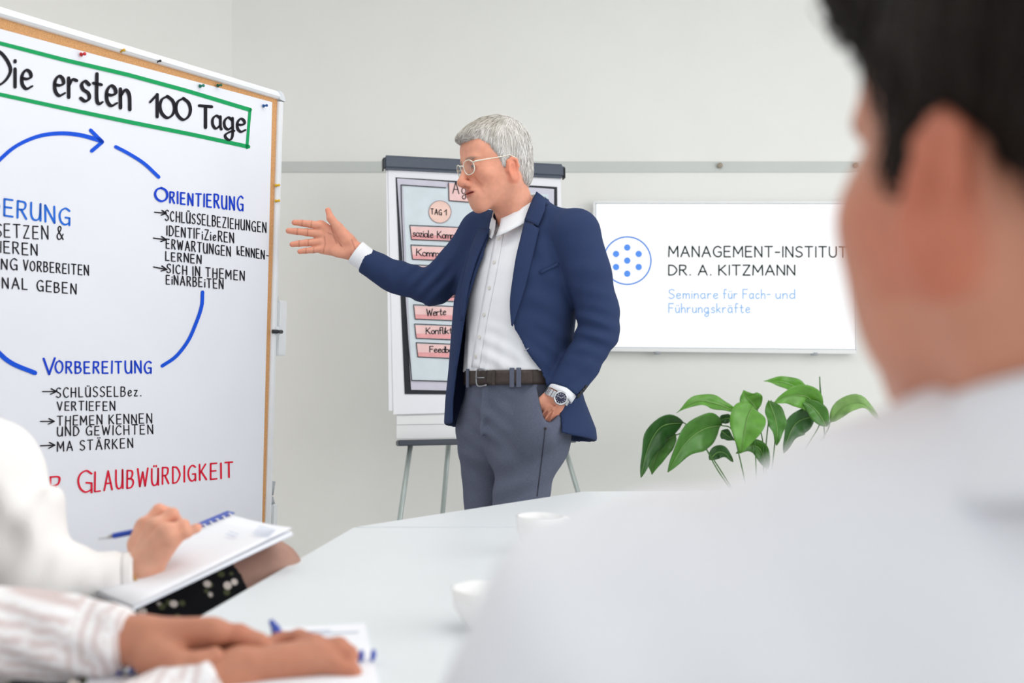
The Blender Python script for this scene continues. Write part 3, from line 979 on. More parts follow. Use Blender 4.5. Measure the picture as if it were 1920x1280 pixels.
# ------------------------------------------------------------------ peace lily
M_stem = mat('leaf_stem', rgb(74, 120, 52), .5, var=.1)
def leafmat(i, c):
    return mat('leaf_green_%d' % i, c, .38, var=.16, vscale=26, bump=.1, bscale=60, spec=.5)
LM = [leafmat(0, rgb(72, 128, 44)), leafmat(1, rgb(98, 158, 56)), leafmat(2, rgb(50, 98, 40)), leafmat(3, rgb(128, 170, 92))]
plant = thing('potted_plant', 'leafy green potted plant with broad pointed leaves below the screen', 'plant', (P(1425, 900, 4.15).x, 4.15, 0))
gI = Matrix.Translation(-plant.location)
def leaf(mid, w, m, twist=0.0, dep=0.0):
    """mid: list of (px, py, depth offset); w: half width in px"""
    q = catmull([np.array(P(x, y, 4.15 + dz)) for x, y, dz in mid], 6)
    q = [gI @ Vector(p) for p in q]
    n = len(q)
    fr = []
    for i in range(n):
        T = (q[min(i + 1, n - 1)] - q[max(i - 1, 0)]).normalized()
        view = Vector((0, -1, 0))
        S = T.cross(view).normalized()
        Nn = S.cross(T)
        a_ = twist
        fr.append((S * math.cos(a_) + Nn * math.sin(a_), -S * math.sin(a_) + Nn * math.cos(a_)))
    vs, fs = [], []
    ncol = 9
    for i in range(n):
        t_ = i / (n - 1)
        hw = 1.06 * w / F * 4.15 * (math.sin(math.pi * min(1, t_ ** .72)) ** 1.02) + .0006
        for j in range(ncol):
            s = (j / (ncol - 1)) * 2 - 1
            S, Nn = fr[i]
            wave = .006 * math.sin(t_ * 17 + s * 1.5) * abs(s)
            fold = .30 * hw * abs(s) + .002 * math.sin(t_ * 60 + abs(s) * 6) * (1 - abs(s)) * .35
            vs.append(q[i] + S * s * hw + Nn * (fold + wave - .004 * (abs(s) < .1)))
    for i in range(n - 1):
        for j in range(ncol - 1):
            a_ = i * ncol + j
            fs.append((a_, a_ + 1, a_ + ncol + 1, a_ + ncol))
    o = pyobj('leaf', vs, fs, m, plant, True)
    solidify(o, .0008)
    vein = pyobj('midrib', [], [], None)
    bpy.data.objects.remove(vein)
    bm = bmesh.new()
    add_tube(bm, [p - fr[i][1] * .0005 for i, p in enumerate(q)], [.0022 * (1 - i / n) + .0006 for i in range(n)], 6)
    obj('midrib', bm, LM[3], o, True)
def stem(pts, r=.0032):
    bm = bmesh.new()
    add_tube(bm, catmull([np.array(gI @ P(x, y, 4.15 + dz)) for x, y, dz in pts], 6), r, 8); obj('stem', bm, M_stem, plant, True)
L = leaf
L([(1282, 792, 0), (1240, 800, -.02), (1215, 840, -.04), (1202, 895, -.06)], 26, LM[2], .5)
L([(1268, 815, .03), (1245, 830, .02), (1228, 862, 0), (1222, 890, 0)], 20, LM[0], -.3)
L([(1352, 797, 0), (1318, 805, -.05), (1284, 832, -.08), (1252, 885, -.1)], 33, LM[0], .35)
L([(1379, 770, .02), (1340, 756, .0), (1305, 752, -.02), (1268, 774, -.02)], 13, LM[1], -.5)
L([(1420, 768, .03), (1410, 755, .03), (1400, 745, .02), (1394, 731, .02)], 21, LM[1], .1)
L([(1412, 762, -.04), (1402, 782, -.08), (1395, 815, -.1), (1388, 850, -.1)], 31, LM[1], -.1)
L([(1441, 750, .0), (1452, 780, -.02), (1457, 805, -.03), (1456, 835, -.03)], 18, LM[0], .2)
L([(1536, 778, 0), (1515, 745, -.03), (1480, 742, -.05), (1452, 755, -.06)], 22, LM[1], .25)
L([(1520, 752, .04), (1495, 728, .03), (1465, 716, .02), (1432, 714, .0)], 14, LM[1], -.3)
L([(1550, 800, -.02), (1535, 775, -.03), (1520, 760, -.03), (1500, 748, -.03)], 16, LM[0], .1)
L([(1556, 792, .02), (1583, 762, 0), (1618, 756, -.02), (1650, 790, -.02)], 15, LM[3], .4)
L([(1530, 780, .03), (1500, 788, .02), (1482, 810, .0), (1470, 850, .0)], 24, LM[2], .3)
L([(1372, 785, .04), (1362, 784, .04), (1352, 788, .04), (1344, 800, .03)], 9, LM[2], .2)
L([(1352, 808, .02), (1358, 812, .02), (1366, 818, .02), (1378, 826, .02)], 10, LM[2], -.2)
L([(1440, 880, .05), (1425, 842, .04), (1405, 836, .03), (1380, 850, .02)], 14, LM[0], .2)
L([(1330, 862, .04), (1345, 848, .04), (1360, 850, .03), (1375, 866, .02)], 12, LM[2], .2)
for s in ([(1400, 960, 0), (1345, 880, 0), (1310, 815, 0), (1282, 792, 0)], [(1400, 960, 0), (1330, 850, .02), (1290, 812, .03), (1268, 815, .03)],
          [(1410, 960, 0), (1385, 850, .0), (1372, 805, 0), (1352, 797, 0)], [(1420, 960, 0), (1415, 830, .02), (1400, 790, .02), (1379, 770, .02)],
          [(1440, 960, 0), (1436, 850, .03), (1441, 790, .0), (1446, 750, .0)], [(1440, 960, 0), (1450, 860, .03), (1456, 790, .0), (1458, 762, .0)],
          [(1450, 960, 0), (1500, 860, 0), (1535, 800, 0), (1536, 778, 0)], [(1460, 960, 0), (1520, 860, .02), (1550, 810, .02), (1556, 792, .02)],
          [(1430, 960, 0), (1432, 850, .03), (1425, 800, .02), (1420, 768, .03)], [(1460, 960, 0), (1540, 850, .02), (1541, 770, .02), (1538, 740, .02), (1537, 706, .02)]):
    stem(s, .0026)
M_spathe = mat('flower_bud', rgb(62, 104, 58), .5, var=.05)
bm = bmesh.new(); add_tube(bm, [gI @ P(1541, 775, 4.17), gI @ P(1539, 745, 4.17), gI @ P(1537, 706, 4.17)], [.0055, .004, .001], 10); obj('flower_bud', bm, M_spathe, plant, True)
M_pot = mat('white_ceramic_pot', rgb(232, 233, 234), .3, var=.01)
M_soil = mat('soil', rgb(58, 46, 38), .95, var=.25, vscale=60, bump=.8, bscale=90)
bm = bmesh.new(); add_lathe(bm, [(.13, 0), (.14, .01), (.185, .47), (.19, .485), (.18, .485), (.172, .46), (.172, .44)], 40); obj('pot', bm, M_pot, plant, True)
bm = bmesh.new(); add_lathe(bm, [(.16, .4), (.173, .452), (.1, .458), (.01, .46)], 32); obj('soil', bm, M_soil, plant, True)
# ------------------------------------------------------------------ people: skin, head, hands
def skinmat(name, col, rough=.5):
    m = mat(name, col, rough, var=.05, vscale=70, bump=.12, bscale=420, spec=.35, sss=.12, attr='tint')
    return m
def c3(*a):
    return np.array(rgb(*a)[:3])

def head_skin(X, Y, Z, full=1.0, neck=True, ne=(0, .05, -.20)):
    """a head, ear canals near the origin, face towards -y; full widens the lower face"""
    A = np.abs(X)
    d = ell(X, Y, Z, (0, .012, .043), (.073, .092, .083))
    d = smin(d, ell(X, Y, Z, (0, -.028, -.030), (.059 * full, .060, .080)), .045)
    d = smin(d, ell(X, Y, Z, (0, -.058, .052), (.054, .035, .040)), .03)
    d = smin(d, cone(A, Y, Z, (.053 * full, .004, -.048), (.016, -.066, -.100), .021, .017), .03)
    d = smin(d, ell(X, Y, Z, (0, -.074, -.103), (.020, .014, .016)), .025)
    d = smin(d, ell(A, Y, Z, (.024, -.079, .024), (.027, .011, .009)), .016)          # brow
    d = smin(d, ell(A, Y, Z, (.043, -.058, -.022), (.022, .022, .018)), .025)         # cheek bone
    d = smin(d, ell(X, Y, Z, (0, -.080, -.066), (.035, .017, .026)), .025)            # mouth mound
    d = smax(d, -ell(A, Y, Z, (.031, -.100, .004), (.017, .020, .0095)), .014)        # eye socket
    d = smin(d, ell(A, Y, Z, (.031, -.0765, .003), (.0150, .0115, .0110)), .006)      # lids
    d = smin(d, cone(X, Y, Z, (0, -.087, .016), (0, -.1125, -.030), .0075, .0102), .016)
    d = smin(d, ell(X, Y, Z, (0, -.1150, -.036), (.0115, .0118, .0106)), .010)
    d = smin(d, ell(A, Y, Z, (.0135, -.101, -.041), (.0082, .0120, .0085)), .008)
    d = smax(d, -ell(A, Y, Z, (.0068, -.108, -.0500), (.0036, .0055, .004)), .004)     # nostril
    d = smax(d, -ell(A, Y, Z, (.033, -.087, -.050), (.0035, .010, .020), rotm(ry=math.radians(-28))), .014)  # fold beside the mouth
    d = smin(d, ell(X, Y, Z, (0, -.0955, -.0615), (.0265, .0075, .0048)), .006)
    d = smin(d, ell(X, Y, Z, (0, -.0935, -.0720), (.0240, .0080, .0056)), .006)
    d = smax(d, -ell(X, Y, Z, (0, -.102, -.0668), (.0300, .0150, .0014)), .003)
    if neck:
        d = smin(d, cone(X, Y, Z, (0, .022, -.05), ne, .055, .060), .03)
        d = smin(d, cone(A, Y, Z, (.058, .02, -.045), (.014, ne[1] - .045, -.19), .012, .011), .03)
    # ear
    R = rotm(rx=math.radians(-12), rz=math.radians(24))
    Zk = Z
    Z = Z + .020
    e = ell(A, Y, Z, (.078, .012, -.004), (.0060, .0185, .0310), R)
    pts = [(.0765, -.004, .004), (.0785, -.001, .019), (.080, .011, .0265), (.0835, .0235, .019), (.084, .0255, .002), (.080, .019, -.016)]
    for p, q in zip(pts, pts[1:]):
        e = smin(e, cone(A, Y, Z, p, q, .0040, .0040), .004)
    e = smin(e, ell(A, Y, Z, (.075, .004, -.030), (.006, .009, .009)), .008)
    e = smax(e, -ell(A, Y, Z, (.088, .008, -.003), (.0085, .0085, .0150), R), .004)
    e = smin(e, ell(A, Y, Z, (.076, -.005, -.006), (.005, .005, .007)), .006)
    Z = Zk
    return smin(d, e, .006)

def head_tint(base, lips=(196, 112, 104), brow=None, warm=1.0):
    b, l = c3(*base), c3(*lips)
    def f(x, y, z):
        c = np.tile(b, (len(x), 1))
        A = np.abs(x)
        def mix(w, col):
            return c * (1 - w[:, None]) + col * w[:, None]
        red = b * np.array([.98, .80, .76])
        w = np.exp(-(((A - .04) / .025) ** 2 + ((z + .03) / .025) ** 2)) * (y < -.02) * .55 * warm
        c = mix(w, red)
        w = np.exp(-((x / .016) ** 2 + ((z + .036) / .014) ** 2)) * (y < -.09) * .7 * warm
        c = mix(w, red)
        c = mix(np.clip((A - .072) / .006, 0, 1) * (np.abs(z + .02) < .045) * .75 * warm, b * np.array([.97, .72, .66]))
        w = np.clip(1.3 - ((x / .028) ** 2 + ((z + .067) / .0095) ** 2), 0, 1) * (y < -.076)
        c = mix(np.clip(w * 1.2, 0, .85), l)
        if brow is not None:
            w = np.clip(1.35 - (((A - .032) / .021) ** 2 + ((z - .0245 + .10 * (A - .03)) / .0052) ** 2), 0, 1) * (y < -.055)
            c = mix(np.clip(w, 0, .8), c3(*brow))
        return c
    return f

def hand_sdf(X, Y, Z, S):
    """S: dict with wrist, palm (list of knuckle points), fingers (lists of joints), thumb; flat axis"""
    ax, fl = S['axis'], S.get('flat', 1.75)
    d = cone(X, Y, Z, S['arm'], S['wrist'], S.get('ra', .031), S.get('rw', .0275), (ax, S.get('wflat', 1.25)))
    W = np.array(S['wrist'], float)
    rk = S.get('rk', 1.0)
    for K, r in zip(S['knuckles'], (.0215, .0215, .0205, .019)):
        d = smin(d, cone(X, Y, Z, W * .82 + np.array(K) * .18, K, .0255 * (.5 + .5 * rk), r * .95 * rk, (ax, fl)), .012 * rk)
    for fg, r in zip(S['fingers'], S.get('rf', (.0092, .0095, .0090, .0080))):
        g = None
        n = len(fg)
        for i, (p, q) in enumerate(zip(fg, fg[1:])):
            r0, r1 = r * (1.08 - .11 * i), r * (1.08 - .11 * (i + 1))
            c = cone(X, Y, Z, p, q, r0, r1)
            g = c if g is None else smin(g, c, .003)
        d = smin(d, g, .005)
    tb = S['thumb']
    rt = S.get('rt', (.021, .0125, .0105, .0088))
    g = None
    for i, (p, q) in enumerate(zip(tb, tb[1:])):
        c = cone(X, Y, Z, p, q, rt[i], rt[i + 1])
        g = c if g is None else smin(g, c, .006)
    d = smin(d, g, .012)
    return d

def hand_tint(base, tips, dark=.85):
    b = c3(*base)
    red = b * np.array([1.0, .84, .80])
    tips = [np.array(t, float) for t in tips]
    def f(x, y, z):
        w = np.zeros(len(x))
        for t in tips:
            w = np.maximum(w, np.exp(-((x - t[0]) ** 2 + (y - t[1]) ** 2 + (z - t[2]) ** 2) / .018 ** 2))
        n = np.clip(.5 + .5 * wob(x, y, z, 160, 5), 0, 1) * .35
        w = np.clip(w * .7 + n, 0, 1)[:, None]
        return b * (1 - w) + red * w
    return f

def join_meshes(name, objs, parent):
    """several grown skins into the one continuous body mesh"""
    vs, fs, cols, off, sm = [], [], [], 0, []
    m = objs[0].data.materials[0]
    for o in objs:
        me = o.data
        co = np.empty(len(me.vertices) * 3, np.float32); me.vertices.foreach_get('co', co)
        cl = np.empty(len(me.vertices) * 4, np.float32); me.color_attributes['tint'].data.foreach_get('color', cl)
        lp = np.empty(len(me.loops), np.int32); me.loops.foreach_get('vertex_index', lp)
        vs.append(co); cols.append(cl); fs.append(lp + off)
        off += len(me.vertices)
        bpy.data.objects.remove(o)
    v, l, c = np.concatenate(vs), np.concatenate(fs), np.concatenate(cols)
    me = bpy.data.meshes.new(name)
    me.vertices.add(len(v) // 3); me.vertices.foreach_set('co', v)
    me.loops.add(len(l)); me.loops.foreach_set('vertex_index', l)
    nf = len(l) // 4
    me.polygons.add(nf)
    me.polygons.foreach_set('loop_start', np.arange(0, nf * 4, 4, dtype=np.int32))
    me.polygons.foreach_set('loop_total', np.full(nf, 4, np.int32))
    me.update(calc_edges=True)
    at = me.color_attributes.new('tint', 'FLOAT_COLOR', 'POINT'); at.data.foreach_set('color', c)
    return link(name, me, m, parent, True)

def placed(M4):
    R = np.array(M4.to_3x3()); t = np.array(M4.translation)
    return lambda v: v @ R.T + t

def strands(name, f, verts, flow, tint, parent, M4, n, length, width, lift, steps=5, seed=3):
    """short hair locks laid over a hair cap: one mesh of thin ribbons"""
    r = np.random.default_rng(seed)
    p = verts[r.integers(0, len(verts), n)].astype(np.float64)
    def fd(q):
        return f(q[:, 0], q[:, 1], q[:, 2])
    def grad(q, e=.002):
        g = np.stack([fd(q + np.eye(3)[i] * e) - fd(q - np.eye(3)[i] * e) for i in range(3)], 1)
        return g / np.maximum(np.linalg.norm(g, axis=1, keepdims=True), 1e-9)
    L = length * r.uniform(.55, 1.2, (n, 1))
    lf = lift * r.uniform(.2, 1.0, (n, 1))
    jit = r.normal(size=(n, 3)) * .16
    rows, cs = [], []
    col = tint(p, r)
    for s in range(steps):
        g = grad(p)
        q = p - g * fd(p)[:, None] * .9
        d = flow(q) + jit
        d = d - g * np.sum(d * g, 1, keepdims=True)
        d /= np.maximum(np.linalg.norm(d, axis=1, keepdims=True), 1e-9)
        side = np.cross(d, g)
        t = s / (steps - 1)
        ww = width * (1 - .85 * t ** 1.5) * (.45 + .55 * min(1, t * 4 + .3))
        base = q + g * (lf * (.35 + .65 * math.sin(math.pi * min(1, t * 1.1)) + .25 * t))
        rows.append(np.stack([base - side * ww, base + g * width * .35, base + side * ww], 1))
        p = q + d * L / (steps - 1)
    V = np.stack(rows, 1)                      # n, steps, 3, 3
    V = placed(M4)(V.reshape(-1, 3))
    idx = np.arange(n * steps * 3).reshape(n, steps, 3)
    q1 = np.stack([idx[:, :-1, 0], idx[:, :-1, 1], idx[:, 1:, 1], idx[:, 1:, 0]], -1).reshape(-1, 4)
    q2 = np.stack([idx[:, :-1, 1], idx[:, :-1, 2], idx[:, 1:, 2], idx[:, 1:, 1]], -1).reshape(-1, 4)
    me = bpy.data.meshes.new(name)
    me.from_pydata(V.tolist(), [], np.concatenate([q1, q2]).tolist())
    at = me.color_attributes.new('tint', 'FLOAT_COLOR', 'POINT')
    cc = np.repeat(np.concatenate([col, np.ones((n, 1))], 1), steps * 3, axis=0)
    at.data.foreach_set('color', cc.astype(np.float32).ravel())
    return me

# ================================================================== the speaker
ROOT = Vector((0.003, 2.85, 0))
def W(px, py, dy=0.0):
    return np.array(P(px, py, 2.85 + dy) - ROOT)
man = thing('person', 'standing grey-haired man in navy jacket, one palm raised and one hand in pocket', 'person', ROOT)
MAN_SKIN = (226, 160, 134)
M_skin = skinmat('skin', rgb(*MAN_SKIN))
M_jacket = mat('navy_wool', rgb(46, 60, 95), .85, var=.12, vscale=700, bump=.35, bscale=900, spec=.15)
M_shirt = mat('white_cotton', rgb(240, 241, 245), .8, var=.012, vscale=60, bump=.15, bscale=700, spec=.15)
M_trous = mat('slate_cotton', rgb(98, 103, 121), .9, var=.09, vscale=260, bump=.3, bscale=900, spec=.12)
M_belt = mat('dark_leather', rgb(66, 56, 52), .55, var=.12, vscale=120, bump=.3, bscale=300)
M_buckle = mat('dull_steel', rgb(150, 152, 156), .35, metal=.9, var=.05)
M_btn = mat('shirt_button', rgb(226, 222, 214), .3, var=.03)
M_dkbtn = mat('dark_button', rgb(22, 24, 34), .4, var=.05)
SQ = math.sqrt(.5)
BX = 0.0
def tolocal(X, Y):
    return SQ * (X - Y), SQ * (X + Y)
SK = np.array([  # z, cx, cy, a, b  of the shirted trunk
    (.80, 0, .030, .215, .190), (.88, 0, .026, .212, .180), (.96, 0, .016, .204, .164), (1.05, 0, .012, .193, .150), (1.15, 0, .014, .188, .143),
    (1.25, 0, .020, .196, .142), (1.33, 0, .028, .200, .136), (1.39, 0, .034, .190, .122), (1.44, 0, .040, .165, .098), (1.48, 0, .046, .12, .076), (1.53, 0, .05, .07, .06)])
JK = SK.copy()
for r_ in JK:
    k_ = float(np.clip((1.36 - r_[0]) / .16, 0, 1))
    r_[1] -= .020 * k_; r_[3] += .012 * k_; r_[4] += .008 * k_
    k_ = float(np.clip((1.02 - r_[0]) / .14, 0, 1))
    r_[1] += .016 * k_; r_[3] += .016 * k_; r_[4] += .006 * k_
def loft(X, Y, Z, kn, off=0.0):
    x, y = tolocal(X, Y)
    z = Z
    I = [np.interp(z, kn[:, 0], kn[:, i]) for i in range(1, 5)]
    x, y = x - I[0], y - I[1]
    a, b = I[2] + off, I[3] + off
    k0 = np.sqrt((x / a) ** 2 + (y / b) ** 2)
    k1 = np.sqrt((x / a ** 2) ** 2 + (y / b ** 2) ** 2)
    return k0 * (k0 - 1) / np.maximum(k1, 1e-6)
def LW(x, y, z):
    return np.array((SQ * (x + y), SQ * (y - x), z))
def torso_outer(X, Y, Z, off=0.0):
    d = loft(X, Y, Z, JK, off)
    d = smin(d, cone(X, Y, Z, LW(-.05, .045, 1.462), W(905, 436, .15), .055 + off, .066 + off), .05)
    d = smin(d, cone(X, Y, Z, LW(.05, .045, 1.462), W(1080, 436, -.10), .055 + off, .064 + off), .05)
    return d
# sleeves, along the photograph's arm lines
RS = [(W(905, 440, .15), .070), (W(858, 497, .14), .061), (W(812, 538, .13), .0545), (W(738, 518, .12), .0475), (W(681, 486, .11), .0395)]
LS = [(W(1078, 440, -.11), .070), (W(1100, 510, -.12), .0655), (W(1121, 585, -.12), .058), (W(1122, 622, -.125), .056), (W(1090, 681, -.14), .0505), (W(1059, 729, -.158), .047)]
def chain(X, Y, Z, pts, off=0.0, k=.012):
    d = None
    for (p, r), (q, s) in zip(pts, pts[1:]):
        c = cone(X, Y, Z, p, q, r + off, s + off)
        d = c if d is None else smin(d, c, k)
    return d
XR = np.array([(.80, .235), (.90, .212), (.95, .200), (.99, .187), (1.03, .165), (1.07, .145), (1.12, .122), (1.16, .101), (1.25, .093), (1.37, .102), (1.46, .105), (1.6, .10)])
XL = np.array([(.80, -.085), (.88, -.094), (.95, -.104), (1.05, -.098), (1.11, -.085), (1.2, -.070), (1.27, -.054), (1.37, -.030), (1.44, -.042), (1.6, -.052)])
def cutplane(X, Y, Z, p, n):
    n = np.array(n, float) / np.linalg.norm(n)
    return (X - p[0]) * n[0] + (Y - p[1]) * n[1] + (Z - p[2]) * n[2]
def folds(X, Y, Z, c, ax, wl, amp, rad, seed=0):
    """a few soft creases round a point, running across ax"""
    ax = np.array(ax, float) / np.linalg.norm(ax)
    s = (X - c[0]) * ax[0] + (Y - c[1]) * ax[1] + (Z - c[2]) * ax[2]
    g = np.exp(-((X - c[0]) ** 2 + (Y - c[1]) ** 2 + (Z - c[2]) ** 2) / rad ** 2)
    return amp * g * np.sin(s * 6.2832 / wl + 1.1 * wob(X, Y, Z, 22, seed))
def jacket_f(X, Y, Z):
    x, y = tolocal(X, Y)
    o = torso_outer(X, Y, Z)
    o = o + .0016 * wob(X, Y, Z * .6, 26, 4) + folds(X, Y, Z, W(1045, 560, -.2), (.35, 0, 1), .07, .003, .13, 3) + folds(X, Y, Z, W(1070, 660, -.2), (.6, 0, 1), .045, .006, .09, 8) + folds(X, Y, Z, W(1040, 480, -.2), (.9, 0, .5), .07, .0025, .12, 18)
    inner = np.maximum(loft(X, Y, Z, JK, -.012), Z - 1.43)
    d = np.maximum(o, -inner)
    op = np.maximum(np.maximum(np.interp(Z, XL[:, 0], XL[:, 1]) - x, x - np.interp(Z, XR[:, 0], XR[:, 1])), y - .028)
    d = smax(d, -op, .012)
    hem = .895 - .17 * (y + .15)
    d = smax(d, hem - Z, .008)
    nk = cone(X, Y, Z, LW(0, .035, 1.40), LW(-.01, .02, 1.60), .060, .073)
    d = smax(d, -nk, .008)
    # sleeves
    s = chain(X, Y, Z, RS)
    ce = W(815, 530, .10)
    s = s + folds(X, Y, Z, ce, (.75, 0, -.6), .038, .0055, .075, 1) + folds(X, Y, Z, W(745, 515, .09), (.9, 0, .3), .06, .0025, .09, 2)
    q0, q1 = np.array(RS[-1][0]), np.array(RS[-2][0])
    s = smax(s, cutplane(X, Y, Z, q0 + (q0 - q1) * .02, (q0 - q1) + np.array((0, 0, -.018))), .006)
    t = chain(X, Y, Z, LS)
    t = t + folds(X, Y, Z, W(1110, 622, -.18), (.25, 0, 1), .040, .0058, .070, 6) + folds(X, Y, Z, W(1120, 540, -.18), (.3, 0, 1), .06, .0018, .1, 7) \
        + folds(X, Y, Z, W(1080, 690, -.2), (-.55, 0, .8), .05, .0035, .07, 9)
    p0, p1 = np.array(LS[-1][0]), np.array(LS[-2][0])
    t = smax(t, cutplane(X, Y, Z, p0 + (p0 - p1) * .10, (p0 - p1) + np.array((.012, 0, 0))), .006)
    d = smin(d, s, .022)
    d = smin(d, t, .016)
    return d
jk = sdf_obj('jacket', jacket_f, (-.52, -.34, .80), (.37, .34, 1.54), .0042, M_jacket, man)
md = jk.modifiers.new('ironed', 'SMOOTH'); md.factor = .5; md.iterations = 5

def rayhit(f, px, py, d0=2.2, d1=3.4, n=90):
    """first point where the rays through pixels meet a surface f (speaker's frame)"""
    px, py = np.asarray(px, float), np.asarray(py, float)
    dr = np.stack([(px - 960) / F, np.ones_like(px), (HORIZON - py) / F], 1)
    ln = np.linalg.norm(dr, axis=1)
    o = np.array((0, 0, CAMZ)) - np.array(ROOT)
    t = np.full(len(px), d0)
    for _ in range(n):
        q = o + dr * t[:, None]
        t = np.minimum(t + .6 * np.clip(f(q[:, 0], q[:, 1], q[:, 2]), -.05, .05) / ln, d1)
    q = o + dr * t[:, None]
    e = .003
    g = np.stack([f(*(q + np.eye(3)[i] * e).T) - f(*(q - np.eye(3)[i] * e).T) for i in range(3)], 1)
    g /= np.maximum(np.linalg.norm(g, axis=1, keepdims=True), 1e-9)
    return q, g

def patch(name, f, A, B, m, off=.005, thick=.003, cols=7, rows=18, parent=None, bulge=0.0, ends=None):
    """cloth piece between two pixel lines, laid on the surface f"""
    def res(p, k):
        p = np.array(catmull(p, 8))
        s = np.concatenate([[0], np.cumsum(np.linalg.norm(np.diff(p, axis=0), axis=1))])
        u = np.linspace(0, s[-1], k)
        return np.stack([np.interp(u, s, p[:, i]) for i in range(2)], 1)
    a, b = res(A, rows), res(B, rows)
    g = np.stack([a * (1 - t) + b * t for t in np.linspace(0, 1, cols)], 1).reshape(-1, 2)
    q, n = rayhit(f, g[:, 0], g[:, 1])
    t = np.tile(np.linspace(0, 1, cols), rows)
    q = q + n * (off + bulge * np.sin(np.pi * t))[:, None]
    fs = [(i * cols + j, i * cols + j + 1, (i + 1) * cols + j + 1, (i + 1) * cols + j) for i in range(rows - 1) for j in range(cols - 1)]
    o = pyobj(name, q.tolist(), fs, m, parent or man, True)
    solidify(o, thick)
    return o
M_lapel = M_jacket
tj = lambda X, Y, Z: torso_outer(X, Y, Z)
patch('lapel', tj, [(986, 417), (979, 445), (970, 482), (963, 525), (958, 568), (961, 610)], [(1013, 431), (1004, 465), (995, 500), (985, 540), (973, 578), (962, 612)], M_lapel, .0065, .004, bulge=.0025)
patch('lapel', tj, [(921, 432), (910, 456), (899, 483), (888, 516), (880, 550), (873, 600)], [(901, 432), (890, 456), (882, 483), (874, 516), (868, 550), (868, 602)], M_lapel, .0065, .004, bulge=.0025)
patch('collar', tj, [(1004, 361), (997, 384), (991, 402), (986, 417)], [(1022, 382), (1023, 396), (1018, 412), (1011, 427)], M_lapel, .0085, .004, rows=10, bulge=.002)
patch('chest_pocket', tj, [(1012, 509), (1046, 492)], [(1013, 514), (1047, 497)], M_lapel, .003, .003, cols=4, rows=8)
patch('buttonhole', tj, [(983, 657), (991, 652)], [(983.5, 658.4), (991.5, 653.4)], mat('buttonhole_thread', rgb(150, 156, 172), .8, var=.05), .0035, .001, cols=2, rows=4)

# shirt under the jacket
def shirt_f(X, Y, Z):
    x, y = tolocal(X, Y)
    d = loft(X, Y, Z, SK, -.020)
    d = smin(d, cone(X, Y, Z, LW(-.03, .045, 1.452), W(905, 442, .15), .042, .04), .05)
    d = smin(d, cone(X, Y, Z, LW(.03, .045, 1.452), W(1080, 442, -.10), .042, .04), .05)
    d = d + .0028 * wob(x, y, Z * .35, 40, 21) + .0022 * np.sin(x * 130 + 9 * Z + 2 * wob(x, y, Z, 15, 5)) * np.clip((1.20 - Z) / .15, 0, 1)
    d = d + folds(X, Y, Z, LW(.05, -.13, 1.09), (.5, 0, 1), .04, .0028, .09, 31)
    d = np.maximum(d, 1.042 + .02 * x - Z)
    return d
sdf_obj('shirt', shirt_f, (-.26, -.26, 1.02), (.26, .26, 1.53), .0055, M_shirt, man)
st = lambda X, Y, Z: loft(X, Y, Z, JK, -.020)
patch('placket', shirt_f, [(930, 436), (914, 520), (899, 600), (884, 688)], [(945, 437), (930, 520), (914, 600), (899, 690)], M_shirt, .0012, .0012, cols=4, rows=30)
for px, py in ((936, 449), (928, 492), (919, 540), (909, 590), (900, 632), (893, 668)):
    q, g = rayhit(shirt_f, [px], [py])
    Rm = Matrix.Translation(q[0] + g[0] * .002) @ Vector(g[0]).to_track_quat('Z', 'Y').to_matrix().to_4x4()
    bm = bmesh.new(); add_lathe(bm, [(.0048, 0), (.0056, .0008), (.0054, .0018), (.0034, .0014), (.0006, .0013)], 14, Rm); obj('shirt_button', bm, M_btn, man, True)

# head
HY = math.radians(-64)
M_head = Matrix.Translation((-.048, -.035, 1.6215)) @ Matrix.Rotation(HY, 4, 'Z') @ Matrix.Rotation(math.radians(10), 4, 'X') @ Matrix.Rotation(math.radians(-2), 4, 'Y')
hp = placed(M_head)
skin_parts = []
skin_parts.append(sdf_obj('head', lambda X, Y, Z: head_skin(X, Y, Z, 1.02, True, (-.02, .062, -.20)), (-.11, -.14, -.215), (.11, .125, .14), .0026, M_skin, None,
                          head_tint(MAN_SKIN, (192, 108, 98), (150, 128, 116)), hp))
# eyes
M_eye = mat('eye_white', rgb(232, 226, 220), .15, var=.02, spec=.6)
M_iris = mat('iris', rgb(84, 100, 110), .15, var=.15, vscale=300)
for s in (-1, 1):
    bm = bmesh.new(); bmesh.ops.create_uvsphere(bm, u_segments=20, v_segments=12, radius=.0112, matrix=M_head @ Matrix.Translation((s * .031, -.0775, .0015)))
    o = obj('eye', bm, M_eye, man, True)
    bm = bmesh.new(); add_lathe(bm, [(.0055, .0098), (.0052, .0108), (.001, .0116)], 14, M_head @ Matrix.Translation((s * .031, -.0775, .0015)) @ Matrix.Rotation(math.radians(100), 4, 'X'))
    obj('iris', bm, M_iris, o, True)
    # upper and lower lid line
    for sg, zz in ((1, .0060), (-1, -.0046)):
        bm = bmesh.new()
        pts = [M_head @ Vector((s * .031 + .0145 * t, -.0885 + .0055 * t * t + .0 * sg, .0015 + sg * .0052 * (1 - t * t) - .001 * t * s)) for t in np.linspace(-1, 1, 9)]
        add_tube(bm, pts, [.0008 + .0014 * (1 - t * t) for t in np.linspace(-1, 1, 9)], 8); obj('eyelid', bm, mat('lid_skin', rgb(190, 124, 102), .5, var=.05), man, True)

